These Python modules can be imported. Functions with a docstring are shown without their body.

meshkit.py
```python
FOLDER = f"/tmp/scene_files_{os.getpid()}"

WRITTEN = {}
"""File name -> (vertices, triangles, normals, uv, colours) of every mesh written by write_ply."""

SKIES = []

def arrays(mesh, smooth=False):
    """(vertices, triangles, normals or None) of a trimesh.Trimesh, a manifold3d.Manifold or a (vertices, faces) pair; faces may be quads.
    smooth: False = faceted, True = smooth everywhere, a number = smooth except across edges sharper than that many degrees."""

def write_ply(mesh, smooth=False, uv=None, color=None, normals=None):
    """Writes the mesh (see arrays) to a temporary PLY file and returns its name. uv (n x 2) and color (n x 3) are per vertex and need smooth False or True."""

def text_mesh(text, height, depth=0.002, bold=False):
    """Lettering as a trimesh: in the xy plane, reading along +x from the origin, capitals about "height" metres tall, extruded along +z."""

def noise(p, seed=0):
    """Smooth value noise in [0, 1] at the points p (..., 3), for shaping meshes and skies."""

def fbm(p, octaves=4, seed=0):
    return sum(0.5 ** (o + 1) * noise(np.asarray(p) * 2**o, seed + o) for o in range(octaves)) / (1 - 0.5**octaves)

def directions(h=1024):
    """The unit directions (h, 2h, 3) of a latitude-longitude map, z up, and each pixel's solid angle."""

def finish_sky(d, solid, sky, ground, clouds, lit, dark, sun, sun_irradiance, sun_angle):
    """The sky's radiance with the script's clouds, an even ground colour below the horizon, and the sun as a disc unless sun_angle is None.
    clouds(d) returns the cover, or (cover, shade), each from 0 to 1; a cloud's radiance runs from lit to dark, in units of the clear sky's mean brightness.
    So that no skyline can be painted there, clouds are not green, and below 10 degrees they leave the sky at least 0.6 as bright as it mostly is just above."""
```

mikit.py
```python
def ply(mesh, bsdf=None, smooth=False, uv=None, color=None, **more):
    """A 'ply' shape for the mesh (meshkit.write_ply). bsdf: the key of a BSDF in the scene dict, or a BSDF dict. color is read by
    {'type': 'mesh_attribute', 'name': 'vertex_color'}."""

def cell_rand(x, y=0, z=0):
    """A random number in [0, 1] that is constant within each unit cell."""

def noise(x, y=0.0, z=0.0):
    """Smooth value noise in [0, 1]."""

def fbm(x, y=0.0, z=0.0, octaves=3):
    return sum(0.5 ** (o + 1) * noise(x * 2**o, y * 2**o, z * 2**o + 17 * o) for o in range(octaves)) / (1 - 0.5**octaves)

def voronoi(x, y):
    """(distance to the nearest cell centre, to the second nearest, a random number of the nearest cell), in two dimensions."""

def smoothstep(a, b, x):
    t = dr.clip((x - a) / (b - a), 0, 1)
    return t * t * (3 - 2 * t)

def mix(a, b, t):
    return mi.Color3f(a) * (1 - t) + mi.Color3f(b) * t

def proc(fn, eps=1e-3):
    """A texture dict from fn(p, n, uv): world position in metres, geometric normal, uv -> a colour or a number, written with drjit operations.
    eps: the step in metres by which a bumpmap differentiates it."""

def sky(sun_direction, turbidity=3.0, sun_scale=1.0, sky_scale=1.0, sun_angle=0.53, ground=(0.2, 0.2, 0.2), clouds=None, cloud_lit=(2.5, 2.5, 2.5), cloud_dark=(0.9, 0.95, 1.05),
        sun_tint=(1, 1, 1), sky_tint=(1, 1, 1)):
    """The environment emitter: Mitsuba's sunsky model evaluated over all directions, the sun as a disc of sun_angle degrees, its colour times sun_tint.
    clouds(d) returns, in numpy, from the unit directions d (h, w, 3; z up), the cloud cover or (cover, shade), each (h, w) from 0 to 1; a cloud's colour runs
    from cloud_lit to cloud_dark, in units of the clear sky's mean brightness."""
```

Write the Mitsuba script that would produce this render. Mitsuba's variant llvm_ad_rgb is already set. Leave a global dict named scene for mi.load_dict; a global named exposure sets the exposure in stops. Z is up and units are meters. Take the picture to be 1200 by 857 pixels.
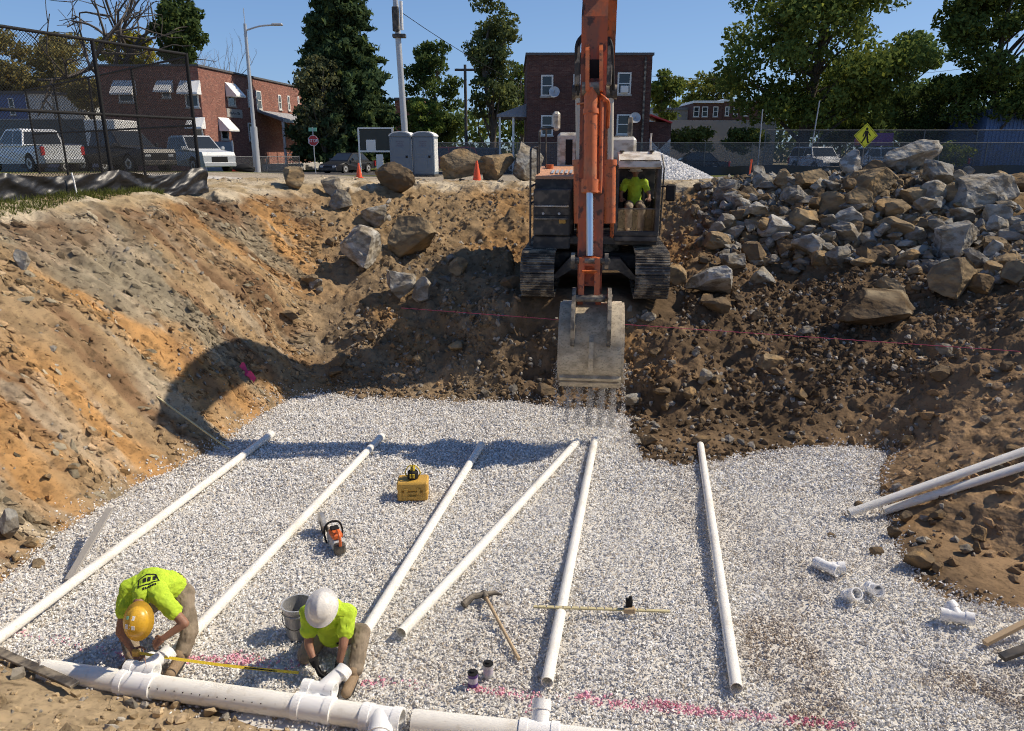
import math
import numpy as np, trimesh, manifold3d as m3
import mitsuba as mi, drjit as dr, mikit, meshkit
from scipy.interpolate import RBFInterpolator, RegularGridInterpolator
from shapely.geometry import Polygon, Point
import shapely

T = mi.ScalarTransform4f
scene, labels = {}, {}
exposure = 1.55

# ---------------------------------------------------------------- camera, sky
PITCH = math.radians(16.2); FPX = 870.0; CAMZ = 1.65
cp, sp = math.cos(PITCH), math.sin(PITCH)
scene['camera'] = {'type': 'perspective', 'fov': 2 * math.degrees(math.atan(600 / FPX)), 'fov_axis': 'x', 'near_clip': 0.05, 'far_clip': 3000.0,
                   'to_world': T().look_at(origin=[0, 0, CAMZ], target=[0, cp, CAMZ - sp], up=[0, 0, 1])}
SUN = np.array([0.69, 0.14, 0.70]); SUN = SUN / np.linalg.norm(SUN)
scene['sky'] = mikit.sky(SUN.tolist(), turbidity=2.6, sky_scale=0.92, sun_scale=1.2, sun_tint=(0.94, 1.0, 1.09), sky_tint=(1.0, 1.10, 1.26))


def ray(px, py):
    u, v = (px - 600) / FPX, (py - 428.5) / FPX
    return np.array([u, cp - v * sp, -sp - v * cp])
def P(px, py, Y):
    d = ray(px, py); return np.array([0, 0, CAMZ]) + d * (Y / d[1])
def PZ(px, py, z):
    d = ray(px, py); return np.array([0, 0, CAMZ]) + d * ((z - CAMZ) / d[2])
def PR(p):
    p = np.asarray(p, float); dz = p[..., 2] - CAMZ
    zc = p[..., 1] * cp - dz * sp; v = (-dz * cp - p[..., 1] * sp) / zc
    return np.stack([600 + FPX * p[..., 0] / zc, 428.5 + FPX * v, zc], -1)


# ---------------------------------------------------------------- helpers
def numbered(name):
    if name not in USED:
        USED.add(name); return name
    i = 1
    while f'{name}_{i:03d}' in USED: i += 1
    USED.add(f'{name}_{i:03d}'); return f'{name}_{i:03d}'
USED = set()
def thing(name, label=None, cat=None, group=None, kind=None):
    k = numbered(name); d = {}
    if label: d['label'] = label
    if cat: d['category'] = cat
    if group: d['group'] = group
    if kind: d['kind'] = kind
    labels[k] = d
    return k
def put(key, mesh, mat, smooth=False, color=None, **more):
    scene[key] = mikit.ply(mesh, 'mat_' + mat, smooth=smooth, color=color, **more); return key
def part(parent, name, mesh, mat, smooth=False, label=None, kind=None, color=None, **more):
    k = numbered(parent + '__' + name)
    put(k, mesh, mat, smooth, color, **more)
    if label or kind: labels[k] = {a: b for a, b in (('label', label), ('kind', kind)) if b}
    return k
def cat(*ms):
    ms = [m for x in ms for m in (x if isinstance(x, (list, tuple)) else [x])]
    return trimesh.util.concatenate(ms)
def rotz(a):
    c, s = math.cos(a), math.sin(a); return np.array([[c, -s, 0], [s, c, 0], [0, 0, 1.0]])
def rotx(a):
    c, s = math.cos(a), math.sin(a); return np.array([[1.0, 0, 0], [0, c, -s], [0, s, c]])
def roty(a):
    c, s = math.cos(a), math.sin(a); return np.array([[c, 0, s], [0, 1.0, 0], [-s, 0, c]])
def xf(m, R=None, t=(0, 0, 0)):
    m = m.copy(); v = np.array(m.vertices)
    if R is not None: v = v @ np.asarray(R).T
    m.vertices = v + np.asarray(t, float); return m
def box(sx, sy, sz, c=(0, 0, 0), ch=0.0):
    """box by full sizes and centre, optionally with chamfered edges"""
    if ch <= 0:
        return trimesh.creation.box((sx, sy, sz), trimesh.transformations.translation_matrix(c))
    pts = [(a * (sx / 2 - ch * (k != 0)), b * (sy / 2 - ch * (k != 1)), d * (sz / 2 - ch * (k != 2)))
           for k in range(3) for a in (-1, 1) for b in (-1, 1) for d in (-1, 1)]
    return xf(trimesh.convex.convex_hull(np.array(pts)), None, c)
def bx(x0, x1, y0, y1, z0, z1, ch=0.0):
    return box(x1 - x0, y1 - y0, z1 - z0, ((x0 + x1) / 2, (y0 + y1) / 2, (z0 + z1) / 2), ch)
def frame_of(d):
    d = np.asarray(d, float); d = d / np.linalg.norm(d)
    u = np.cross([0, 0, 1.0] if abs(d[2]) < 0.9 else [1.0, 0, 0], d); u /= np.linalg.norm(u)
    return u, np.cross(d, u), d
def cyl(a, b, r, n=16, r2=None, cap=True):
    a, b = np.asarray(a, float), np.asarray(b, float); u, w, d = frame_of(b - a); r2 = r if r2 is None else r2
    t = np.arange(n) * 2 * np.pi / n; ring = np.cos(t)[:, None] * u + np.sin(t)[:, None] * w
    v = np.vstack([a + ring * r, b + ring * r2, [a], [b]]); i = np.arange(n); j = (i + 1) % n
    f = [np.stack([i, j, j + n], 1), np.stack([i, j + n, i + n], 1)]
    if cap: f += [np.stack([j, i, i * 0 + 2 * n], 1), np.stack([i + n, j + n, i * 0 + 2 * n + 1], 1)]
    return trimesh.Trimesh(v, np.vstack(f), process=False)
def pipe(a, b, r, th=0.006, n=24):
    """hollow pipe with open ends"""
    a, b = np.asarray(a, float), np.asarray(b, float); u, w, d = frame_of(b - a)
    t = np.arange(n) * 2 * np.pi / n; ring = np.cos(t)[:, None] * u + np.sin(t)[:, None] * w
    v = np.vstack([a + ring * r, b + ring * r, a + ring * (r - th), b + ring * (r - th)]); i = np.arange(n); j = (i + 1) % n
    q = lambda A, B, C, D: [np.stack([A, B, C], 1), np.stack([A, C, D], 1)]
    f = q(i, j, j + n, i + n) + q(j + 2 * n, i + 2 * n, i + 3 * n, j + 3 * n) + q(j, i, i + 2 * n, j + 2 * n) + q(i + n, j + n, j + 3 * n, i + 3 * n)
    return trimesh.Trimesh(v, np.vstack(f), process=False)
def tube(pts, r, n=8):
    """tube through points (mitred), r scalar or list"""
    pts = np.asarray(pts, float); k = len(pts); r = np.broadcast_to(r, (k,))
    tan = np.gradient(pts, axis=0); tan /= np.linalg.norm(tan, axis=1, keepdims=True) + 1e-12
    u, w, _ = frame_of(tan[0]); t = np.arange(n) * 2 * np.pi / n; V = []
    for q in range(k):
        u = u - tan[q] * (u @ tan[q]); u /= np.linalg.norm(u); w = np.cross(tan[q], u)
        V.append(pts[q] + r[q] * (np.cos(t)[:, None] * u + np.sin(t)[:, None] * w))
    V = np.vstack(V + [pts[:1], pts[-1:]]); F = []; i = np.arange(n); j = (i + 1) % n
    for q in range(k - 1):
        o = q * n; F += [np.stack([o + i, o + j, o + n + j], 1), np.stack([o + i, o + n + j, o + n + i], 1)]
    F += [np.stack([j, i, i * 0 + k * n], 1), np.stack([(k - 1) * n + i, (k - 1) * n + j, i * 0 + k * n + 1], 1)]
    return trimesh.Trimesh(V, np.vstack(F), process=False)
def curve(pts, n=24):
    """smooth polyline through points (Catmull-Rom)"""
    p = np.asarray(pts, float); p = np.vstack([2 * p[0] - p[1], p, 2 * p[-1] - p[-2]]); out = []
    m = max(2, n // (len(p) - 3))
    for i in range(1, len(p) - 2):
        t = np.linspace(0, 1, m, endpoint=False)[:, None]
        a, b, c, d = p[i - 1:i + 3]
        out.append(0.5 * (2 * b + (c - a) * t + (2 * a - 5 * b + 4 * c - d) * t**2 + (3 * b - a - 3 * c + d) * t**3))
    return np.vstack(out + [p[-2:-1]])
def prism(poly, y0, y1, axis='y'):
    """polygon given in (x, z) extruded along y; or axis 'x': polygon in (y, z) along x"""
    poly = poly if hasattr(poly, 'geom_type') else Polygon(poly).buffer(0)
    m = cat(*[trimesh.creation.extrude_polygon(g, 1.0, engine='earcut') for g in getattr(poly, 'geoms', [poly])])
    v = np.array(m.vertices); t = y0 + (y1 - y0) * v[:, 2]
    m.vertices = np.stack([v[:, 0], t, v[:, 1]], 1) if axis == 'y' else np.stack([t, v[:, 0], v[:, 1]], 1)
    m.fix_normals(); return m
def lathe(profile, n=24):
    m = trimesh.creation.revolve(np.asarray(profile, float), sections=n); m.fix_normals(); return m
def hull_chain(bones, edge=0.02, smooth_it=12):
    """bones: (p, rp, q, rq); union of capsules, refined and smoothed into one surface"""
    parts = []
    for p, rp, q, rq in bones:
        s = [m3.Manifold.sphere(r, 20).translate([float(x) for x in c]) for c, r in ((p, rp), (q, rq))]
        parts.append(m3.Manifold.batch_hull(s))
    M = m3.Manifold.batch_boolean(parts, m3.OpType.Add).refine_to_length(edge)
    mm = M.to_mesh(); t = trimesh.Trimesh(mm.vert_properties[:, :3], mm.tri_verts, process=True)
    if smooth_it: trimesh.smoothing.filter_taubin(t, iterations=smooth_it)
    return t
def displaced(m, amp, freq, seed=0, stretch=(1, 1, 1), octaves=3):
    m = m.copy(); v = np.array(m.vertices)
    d = meshkit.fbm(v * freq * np.array(stretch), octaves, seed) - 0.5
    m.vertices = v + np.array(m.vertex_normals) * (d * 2 * amp)[:, None]; return m


# ---------------------------------------------------------------- materials
def rgb(*c): return {'type': 'rgb', 'value': list(c)}
VC = {'type': 'mesh_attribute', 'name': 'vertex_color'}
def pr(col, rough=0.5, metallic=0.0, **more):
    d = {'type': 'principled', 'base_color': rgb(*col) if isinstance(col, (tuple, list)) else col, 'roughness': rough, 'metallic': metallic, **more}
    return {'type': 'twosided', 'bsdf': d}
N, FB, SS, MIX = mikit.noise, mikit.fbm, mikit.smoothstep, mikit.mix
def earth_w(p, n, uv):
    a = FB(p.x * 9, p.y * 9, p.z * 9, 3); b = N(p.x * 45, p.y * 45, p.z * 45)
    return dr.clip(0.50 * SS(0.48, 0.82, a) + 0.30 * SS(0.55, 0.95, b), 0, 0.8)
def earth_h(p, n, uv):
    return FB(p.x * 14, p.y * 14, p.z * 14, 4)
scene['mat_earth'] = {'type': 'bumpmap', 'scale': 0.028, 'arbitrary': mikit.proc(earth_h, 4e-3),
                  'bsdf': {'type': 'twosided', 'bsdf': {'type': 'blendbsdf', 'weight': mikit.proc(earth_w), 'a': {'type': 'diffuse', 'reflectance': VC},
                           'b': {'type': 'diffuse', 'reflectance': rgb(0.050, 0.037, 0.023)}}}}
scene['mat_stone'] = {'type': 'twosided', 'bsdf': {'type': 'diffuse', 'reflectance': VC}}
def rock_w(p, n, uv):
    return dr.clip(0.55 * SS(0.42, 0.62, FB(p.x * 5 + 3, p.y * 5, p.z * 7, 4)) + 0.25 * N(p.x * 40, p.y * 40, p.z * 40), 0, 0.8)
def rock_h(p, n, uv): return FB(p.x * 8, p.y * 8, p.z * 8, 5)
scene['mat_rock'] = {'type': 'bumpmap', 'scale': 0.05, 'arbitrary': mikit.proc(rock_h, 4e-3),
                 'bsdf': {'type': 'twosided', 'bsdf': {'type': 'blendbsdf', 'weight': mikit.proc(rock_w), 'a': {'type': 'diffuse', 'reflectance': VC},
                          'b': {'type': 'diffuse', 'reflectance': rgb(0.13, 0.105, 0.075)}}}}
scene['mat_leaf'] = {'type': 'principledthin', 'base_color': VC, 'roughness': 0.55, 'diff_trans': 0.75, 'spec_trans': 0.0, 'eta': 1.4}
scene['mat_bark'] = pr((0.10, 0.085, 0.07), 0.9)
scene['mat_grey_bark'] = pr((0.26, 0.23, 0.20), 0.9)
def pvc_c(p, n, uv):
    d = SS(0.5, 0.8, FB(p.x * 3, p.y * 3, p.z * 3 + 7, 4)); e = SS(0.55, 0.85, FB(p.x * 22, p.y * 22, p.z * 22, 3))
    return MIX((0.78, 0.76, 0.70), (0.52, 0.46, 0.36), dr.clip(0.35 * d + 0.4 * e, 0, 1))
scene['mat_pvc'] = pr(mikit.proc(pvc_c), 0.38)
scene['mat_pvc_clean'] = pr((0.80, 0.80, 0.79), 0.28)
scene['mat_pvc_ink'] = pr((0.10, 0.10, 0.14), 0.5)
def orange_c(p, n, uv):
    d = SS(0.50, 0.72, FB(p.x * 4, p.y * 4, p.z * 3, 4)); e = SS(0.62, 0.72, FB(p.x * 13, p.y * 13, p.z * 13, 3)); w = SS(0.66, 0.70, N(p.x * 30, p.y * 30, p.z * 14))
    c = MIX((0.54, 0.14, 0.045), (0.40, 0.18, 0.09), 0.65 * d)
    return MIX(c, (0.06, 0.04, 0.03), dr.clip(0.55 * e + 0.12 * w, 0, 0.95))
def shaded_dirty_orange_c(p, n, uv):
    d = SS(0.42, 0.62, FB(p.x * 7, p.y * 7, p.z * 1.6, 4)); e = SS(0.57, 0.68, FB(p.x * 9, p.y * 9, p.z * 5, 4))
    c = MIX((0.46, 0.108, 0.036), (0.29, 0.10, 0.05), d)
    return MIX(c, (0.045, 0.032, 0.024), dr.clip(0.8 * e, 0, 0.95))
scene['mat_dirty_orange'] = pr(mikit.proc(shaded_dirty_orange_c), 0.45, specular=0.4)  # boom and stick shade put into this darker orange, with dirt over it
scene['mat_orange_paint'] = pr(mikit.proc(orange_c), 0.42, specular=0.4)
def steel_c(p, n, uv):
    d = SS(0.40, 0.66, FB(p.x * 6, p.y * 6, p.z * 6, 4)); e = SS(0.55, 0.7, FB(p.x * 25, p.y * 25, p.z * 25, 2))
    return MIX(MIX((0.055, 0.05, 0.045), (0.30, 0.255, 0.19), d), (0.10, 0.08, 0.055), 0.5 * e)
scene['mat_muddy_steel'] = pr(mikit.proc(steel_c), 0.6)
def muddy_c(p, n, uv):
    d = SS(0.25, 0.70, FB(p.x * 9 + 9, p.y * 9, p.z * 9, 4)); e = SS(.5, .8, FB(p.x * 40, p.y * 40, p.z * 40, 2))
    return MIX(MIX((0.32, 0.27, 0.195), (0.50, 0.43, 0.315), d), (0.20, 0.165, 0.12), 0.6 * e)
scene['mat_muddy_bucket'] = pr(mikit.proc(muddy_c), 0.7)
def dust_c(p, n, uv):
    d = SS(0.4, 0.75, FB(p.x * 7, p.y * 7, p.z * 7, 3))
    return MIX((0.035, 0.034, 0.033), (0.15, 0.125, 0.095), 0.7 * d)
scene['mat_dusty_black'] = pr(mikit.proc(dust_c), 0.55)
def dusty_white_c(p, n, uv):
    d = SS(0.4, 0.7, FB(p.x * 5, p.y * 5, p.z * 9, 4))
    return MIX((0.60, 0.57, 0.50), (0.36, 0.31, 0.235), d)
scene['mat_dusty_white'] = pr(mikit.proc(dusty_white_c), 0.5)
scene['mat_chrome'] = pr((0.62, 0.66, 0.72), 0.28, 0.9)
scene['mat_black'] = pr((0.018, 0.018, 0.019), 0.75, specular=0.2)
scene['mat_rubber'] = pr((0.03, 0.03, 0.03), 0.8)
scene['mat_black_film'] = pr((0.018, 0.018, 0.02), 0.42)
scene['mat_grey_metal'] = pr((0.36, 0.36, 0.36), 0.45, 0.5)
scene['mat_galv'] = pr((0.46, 0.47, 0.48), 0.45, 0.35)
scene['mat_white'] = pr((0.74, 0.74, 0.72), 0.5)
scene['mat_trim_white'] = pr((0.66, 0.66, 0.63), 0.6)
scene['mat_glass_dark'] = pr((0.025, 0.03, 0.035), 0.06, specular=0.6)
scene['mat_glass_pane'] = pr((0.10, 0.12, 0.13), 0.08, specular=0.6)
scene['mat_clear_glass'] = {'type': 'thindielectric'}
def brick_c(p, n, uv):
    s = dr.select(dr.abs(n.x) > dr.abs(n.y), p.y, p.x); row = dr.floor(p.z / 0.075); q = s / 0.22 + 0.5 * (row - 2 * dr.floor(row / 2))
    fx, fz = q - dr.floor(q), p.z / 0.075 - row; r = mikit.cell_rand(dr.floor(q), row, 5)
    mortar = 1 - SS(0.0, 0.06, dr.minimum(fx, 1 - fx)) * SS(0.0, 0.14, dr.minimum(fz, 1 - fz))
    c = MIX((0.27, 0.095, 0.065), (0.16, 0.065, 0.05), r); c = MIX(c, (0.33, 0.15, 0.105), SS(0.7, 1, mikit.cell_rand(dr.floor(q), row, 9)))
    c = MIX(c, (0.30, 0.235, 0.20), 0.75 * mortar)
    return c * (0.72 + 0.5 * FB(p.x * 0.7, p.y * 0.7, p.z * 0.9, 3))
scene['mat_brick'] = pr(mikit.proc(brick_c), 0.9)
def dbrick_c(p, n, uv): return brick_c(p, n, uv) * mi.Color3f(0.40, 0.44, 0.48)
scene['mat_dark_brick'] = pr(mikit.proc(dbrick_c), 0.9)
scene['mat_roofing'] = pr((0.10, 0.10, 0.105), 0.9)
scene['mat_porch_roof'] = pr((0.23, 0.23, 0.24), 0.9)
scene['mat_concrete'] = pr((0.36, 0.345, 0.32), 0.9)
scene['mat_wood'] = pr((0.42, 0.31, 0.19), 0.75)
def cloth_c(p, n, uv):
    return MIX((0.44, 0.62, 0.035), (0.30, 0.45, 0.03), 0.5 * SS(0.4, 0.8, FB(p.x * 14, p.y * 14, p.z * 14, 3)))
scene['mat_hi_vis'] = pr(mikit.proc(cloth_c), 0.85, sheen=0.3)
def khaki_c(p, n, uv):
    return MIX((0.25, 0.20, 0.145), (0.15, 0.12, 0.085), SS(0.4, 0.75, FB(p.x * 11, p.y * 11, p.z * 11, 4)))
scene['mat_khaki'] = pr(mikit.proc(khaki_c), 0.9)
scene['mat_skin'] = pr((0.27, 0.135, 0.085), 0.55)
scene['mat_boot'] = pr((0.24, 0.17, 0.105), 0.8)
scene['mat_hat_yellow'] = pr((0.62, 0.36, 0.03), 0.35)
scene['mat_hat_white'] = pr((0.66, 0.64, 0.60), 0.4)
scene['mat_tool_yellow'] = pr((0.50, 0.30, 0.06), 0.5)
scene['mat_tool_orange'] = pr((0.62, 0.13, 0.03), 0.4)
scene['mat_red'] = pr((0.5, 0.03, 0.03), 0.4)
scene['mat_cone_orange'] = pr((0.75, 0.10, 0.03), 0.5)
scene['mat_pink'] = pr((0.62, 0.05, 0.18), 0.6)
scene['mat_string_pink'] = pr((0.36, 0.045, 0.10), 0.8)
scene['mat_tape_yellow'] = pr((0.70, 0.52, 0.04), 0.4)
scene['mat_toilet_blue'] = pr((0.13, 0.165, 0.205), 0.45)
scene['mat_blue_wall'] = pr((0.10, 0.17, 0.34), 0.6)
scene['mat_navy_wall'] = pr((0.09, 0.13, 0.26), 0.7)
scene['mat_sign_yellow'] = pr((0.60, 0.62, 0.02), 0.4)
scene['mat_paint_vc'] = {'type': 'twosided', 'bsdf': {'type': 'principled', 'base_color': VC, 'roughness': 0.3, 'clearcoat': 0.6, 'clearcoat_gloss': 0.9}}
for nm, c in dict(white=(0.72, 0.73, 0.74), silver=(0.42, 0.44, 0.46), blacks=(0.014, 0.015, 0.018), navy=(0.03, 0.045, 0.10), grey=(0.10, 0.11, 0.125), red=(0.28, 0.04, 0.04)).items():
    scene['mat_paint_' + nm] = pr(c, 0.42, clearcoat=0.25)
scene['mat_rod_wood'] = pr((0.50, 0.44, 0.25), 0.6)
scene['mat_grey_wood'] = pr((0.33, 0.31, 0.28), 0.8)
scene['mat_can_purple'] = pr((0.07, 0.03, 0.16), 0.35)
scene['mat_can_label'] = pr((0.42, 0.38, 0.45), 0.4)
scene['mat_sticker_green'] = pr((0.25, 0.55, 0.35), 0.4)
scene['mat_grey_green'] = pr((0.17, 0.19, 0.18), 0.9)
scene['mat_banner_purple'] = pr((0.16, 0.06, 0.22), 0.6)
scene['mat_banner_orange'] = pr((0.55, 0.16, 0.09), 0.6)
scene['mat_dark_galv'] = pr((0.13, 0.135, 0.14), 0.5, 0.3)
scene['mat_dark_screen'] = pr((0.05, 0.055, 0.05), 0.8)
scene['mat_dusty_orange'] = pr((0.52, 0.27, 0.15), 0.6)  # deck orange paled: its sunlit look put into the colour along with dust
scene['mat_pale_rod'] = pr((0.50, 0.45, 0.36), 0.45)

# ---------------------------------------------------------------- terrain
def lerp(a, b, t): return a + (b - a) * t[..., None]
def sst(a, b, x): t = np.clip((x - a) / (b - a), 0, 1); return t * t * (3 - 2 * t)
FLOOR = -3.2
GRAVEL_PX = [(-150, 770), (0, 690), (58, 632), (105, 600), (150, 572), (210, 546), (262, 522), (300, 490), (335, 468), (372, 461), (450, 466), (540, 471), (600, 469),
             (660, 477), (700, 477), (736, 488), (742, 515), (752, 540), (800, 546), (850, 540), (900, 531), (950, 525), (1000, 524), (1042, 531), (1026, 560), (1038, 592),
             (1050, 640), (1085, 678), (1140, 702), (1200, 716), (1340, 775), (1500, 900), (1500, 1000), (560, 960), (400, 858), (300, 832), (200, 812), (80, 790), (0, 772), (-150, 790)]
GRAVEL = Polygon([PZ(x, y, FLOOR)[:2] for x, y in GRAVEL_PX]).buffer(0)
ctl = []
def c_(px, py, Y): ctl.append(P(px, py, Y))
# crest along the left fence, then round the far side
for s in np.linspace(-1.6, 1.0, 8):
    b = np.array([-9.3, 13.8]) + s * np.array([1.8, 4.6])
    ctl.append([b[0] + 0.35, b[1] - 0.12, 0.75]); ctl.append([b[0] - 1.5, b[1] + 0.6, 0.72]); ctl.append([b[0] - 5, b[1] + 2, 0.6])
    ctl.append([b[0] + 0.75, b[1] - 0.3, 0.55])
for x, y, Y in ((285, 222, 19.6), (345, 217, 21.2), (430, 214, 22.6), (500, 216, 23.6), (560, 217, 24.2), (640, 219, 24.2), (800, 214, 23.5), (860, 212, 23.8), (250, 240, 18.2), (340, 246, 19.6), (420, 250, 20.6), (520, 255, 21.4),
                # far bank face
                (300, 300, 17.6), (400, 310, 18.4), (480, 290, 19.6), (560, 275, 20.6), (450, 350, 17.2), (520, 350, 17.2), (380, 380, 16.6), (330, 400, 15.8), (440, 400, 16.0), (540, 400, 15.7), (610, 395, 15.5),
                (480, 440, 15.0), (560, 440, 14.8), (640, 440, 14.6), (350, 440, 15.0), (590, 300, 19.0), (600, 250, 21.3),
                (850, 255, 20.6), (820, 300, 18.6), (850, 330, 17.4), (800, 370, 15.7), (740, 400, 14.9), (700, 440, 14.3), (780, 450, 13.6), (850, 430, 14.2), (830, 500, 12.5), (760, 490, 13.2), (740, 460, 14.0),
                (920, 380, 15.6), (900, 450, 13.4), (900, 500, 12.3), (960, 490, 12.3), (980, 365, 15.7), (1050, 390, 14.3), (1060, 330, 16.0), (1000, 430, 13.4), (1060, 470, 12.1), (980, 510, 11.9), (1040, 350, 15.4),
                (1090, 420, 13.1), (1190, 400, 12.3), (1120, 480, 11.4), (1190, 470, 10.9), (1080, 530, 10.7), (1190, 530, 9.8), (1110, 590, 9.1), (1190, 600, 8.6), (1195, 670, 7.9), (1120, 650, 8.4), (1290, 560, 8.6), (1300, 690, 7.2),
                (1190, 340, 14.6), (1300, 420, 11.2), (1100, 300, 17.4), (1000, 310, 17.8), (1190, 270, 18.0), (900, 300, 18.6), (940, 250, 20.2), (1000, 235, 20.2), (1080, 225, 20.4), (1120, 215, 20.6), (1190, 228, 20.5), (1300, 240, 19.5), (870, 235, 21.2), (950, 222, 22), (1040, 205, 22.4), (1050, 200, 23.4),
                # near bank, bottom left
                (0, 790, 5.85), (100, 808, 5.75), (200, 828, 5.7), (300, 848, 5.65), (0, 830, 5.25), (0, 857, 4.9), (150, 857, 5.15), (300, 870, 5.35), (-150, 800, 5.6)):
    c_(x, y, Y)
for X in (0.1, 1.2, 2.4, 3.8):
    for Y in (15.6, 17.0, 18.4, 19.8): ctl.append([X, Y, -1.37])
for X in (-0.4, 4.2): ctl.append([X, 15.5, -1.5])
for X in (0, 1.9, 3.8): ctl.append([X, 21.6, -0.55]); ctl.append([X, 23.4, 0.45])
for X in (-13, -9, -4, 1, 6, 12): ctl.append([X, 3.9, -2.4]); ctl.append([X, 2.4, -1.1]); ctl.append([X, 0.9, 0.0]); ctl.append([X, -2, 0.0])
for X, Y, z in ((-7.5, 8.4, -1.9), (-8.3, 6.6, -2.0), (-9.5, 5, -2.2), (-12, 8, .6), (-6.3, 8.2, -3.05), (-7.6, 6.3, -3.0), (-6.9, 10, -1.6), (-6.6, 12, -1.3), (-6.2, 14, -1.2), (-5.4, 16, -1.0), (-8.1, 11, -.4), (-5.0, 14.3, -2.4),
                (9.5, 10, -.9), (12, 10, .2), (10.5, 14, -.2), (12, 6, -1), (14, 14, .5), (14, 20, .6), (9, 7, -2.3)): ctl.append([X, Y, z])
for X in np.linspace(-14, 14, 7):
    ctl.append([X, 26.5, 0.52]); ctl.append([X, 30, 0.42])
gp = shapely.segmentize(GRAVEL.exterior, 1.2)
for x, y in list(gp.coords)[:-1]:
    if y < 15 and abs(x) < 9: ctl.append([x, y, FLOOR])
for x, y in ((-3, 9), (0, 9), (3, 9), (-4, 7), (0, 7), (4, 7.5), (-2, 12), (1, 12), (4, 11), (0, 5.5), (4, 5.5), (7, 5.6)): ctl.append([x, y, FLOOR - 0.1])
ctl = np.array(ctl, float)
rbf = RBFInterpolator(ctl[:, :2], ctl[:, 2], kernel='linear', smoothing=0.02)

def graded(a, b, step, lo, hi, g=1.16):
    core = list(np.arange(a, b + 1e-9, step)); out, s = core[:], step
    x = core[-1]
    while x < hi: s = min(s * g, 60); x += s; out.append(x)
    x, s, left = core[0], step, []
    while x > lo: s = min(s * g, 60); x -= s; left.append(x)
    return np.array(left[::-1] + out)
XS = graded(-10.6, 10.2, 0.05, -700, 700); YS = graded(4.6, 24.6, 0.05, -40, 1500)
GX, GY = np.meshgrid(XS, YS, indexing='ij')
near = (np.abs(GX) < 15) & (GY > -3) & (GY < 31)
Z = np.zeros_like(GX)
Z[near] = rbf(np.stack([GX[near], GY[near]], 1))
far_z = np.interp(GY, [-40, 0, 26, 40, 60, 100, 1500], [0, 0, 0.5, 0.28, -0.05, -0.35, -0.5])
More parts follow.
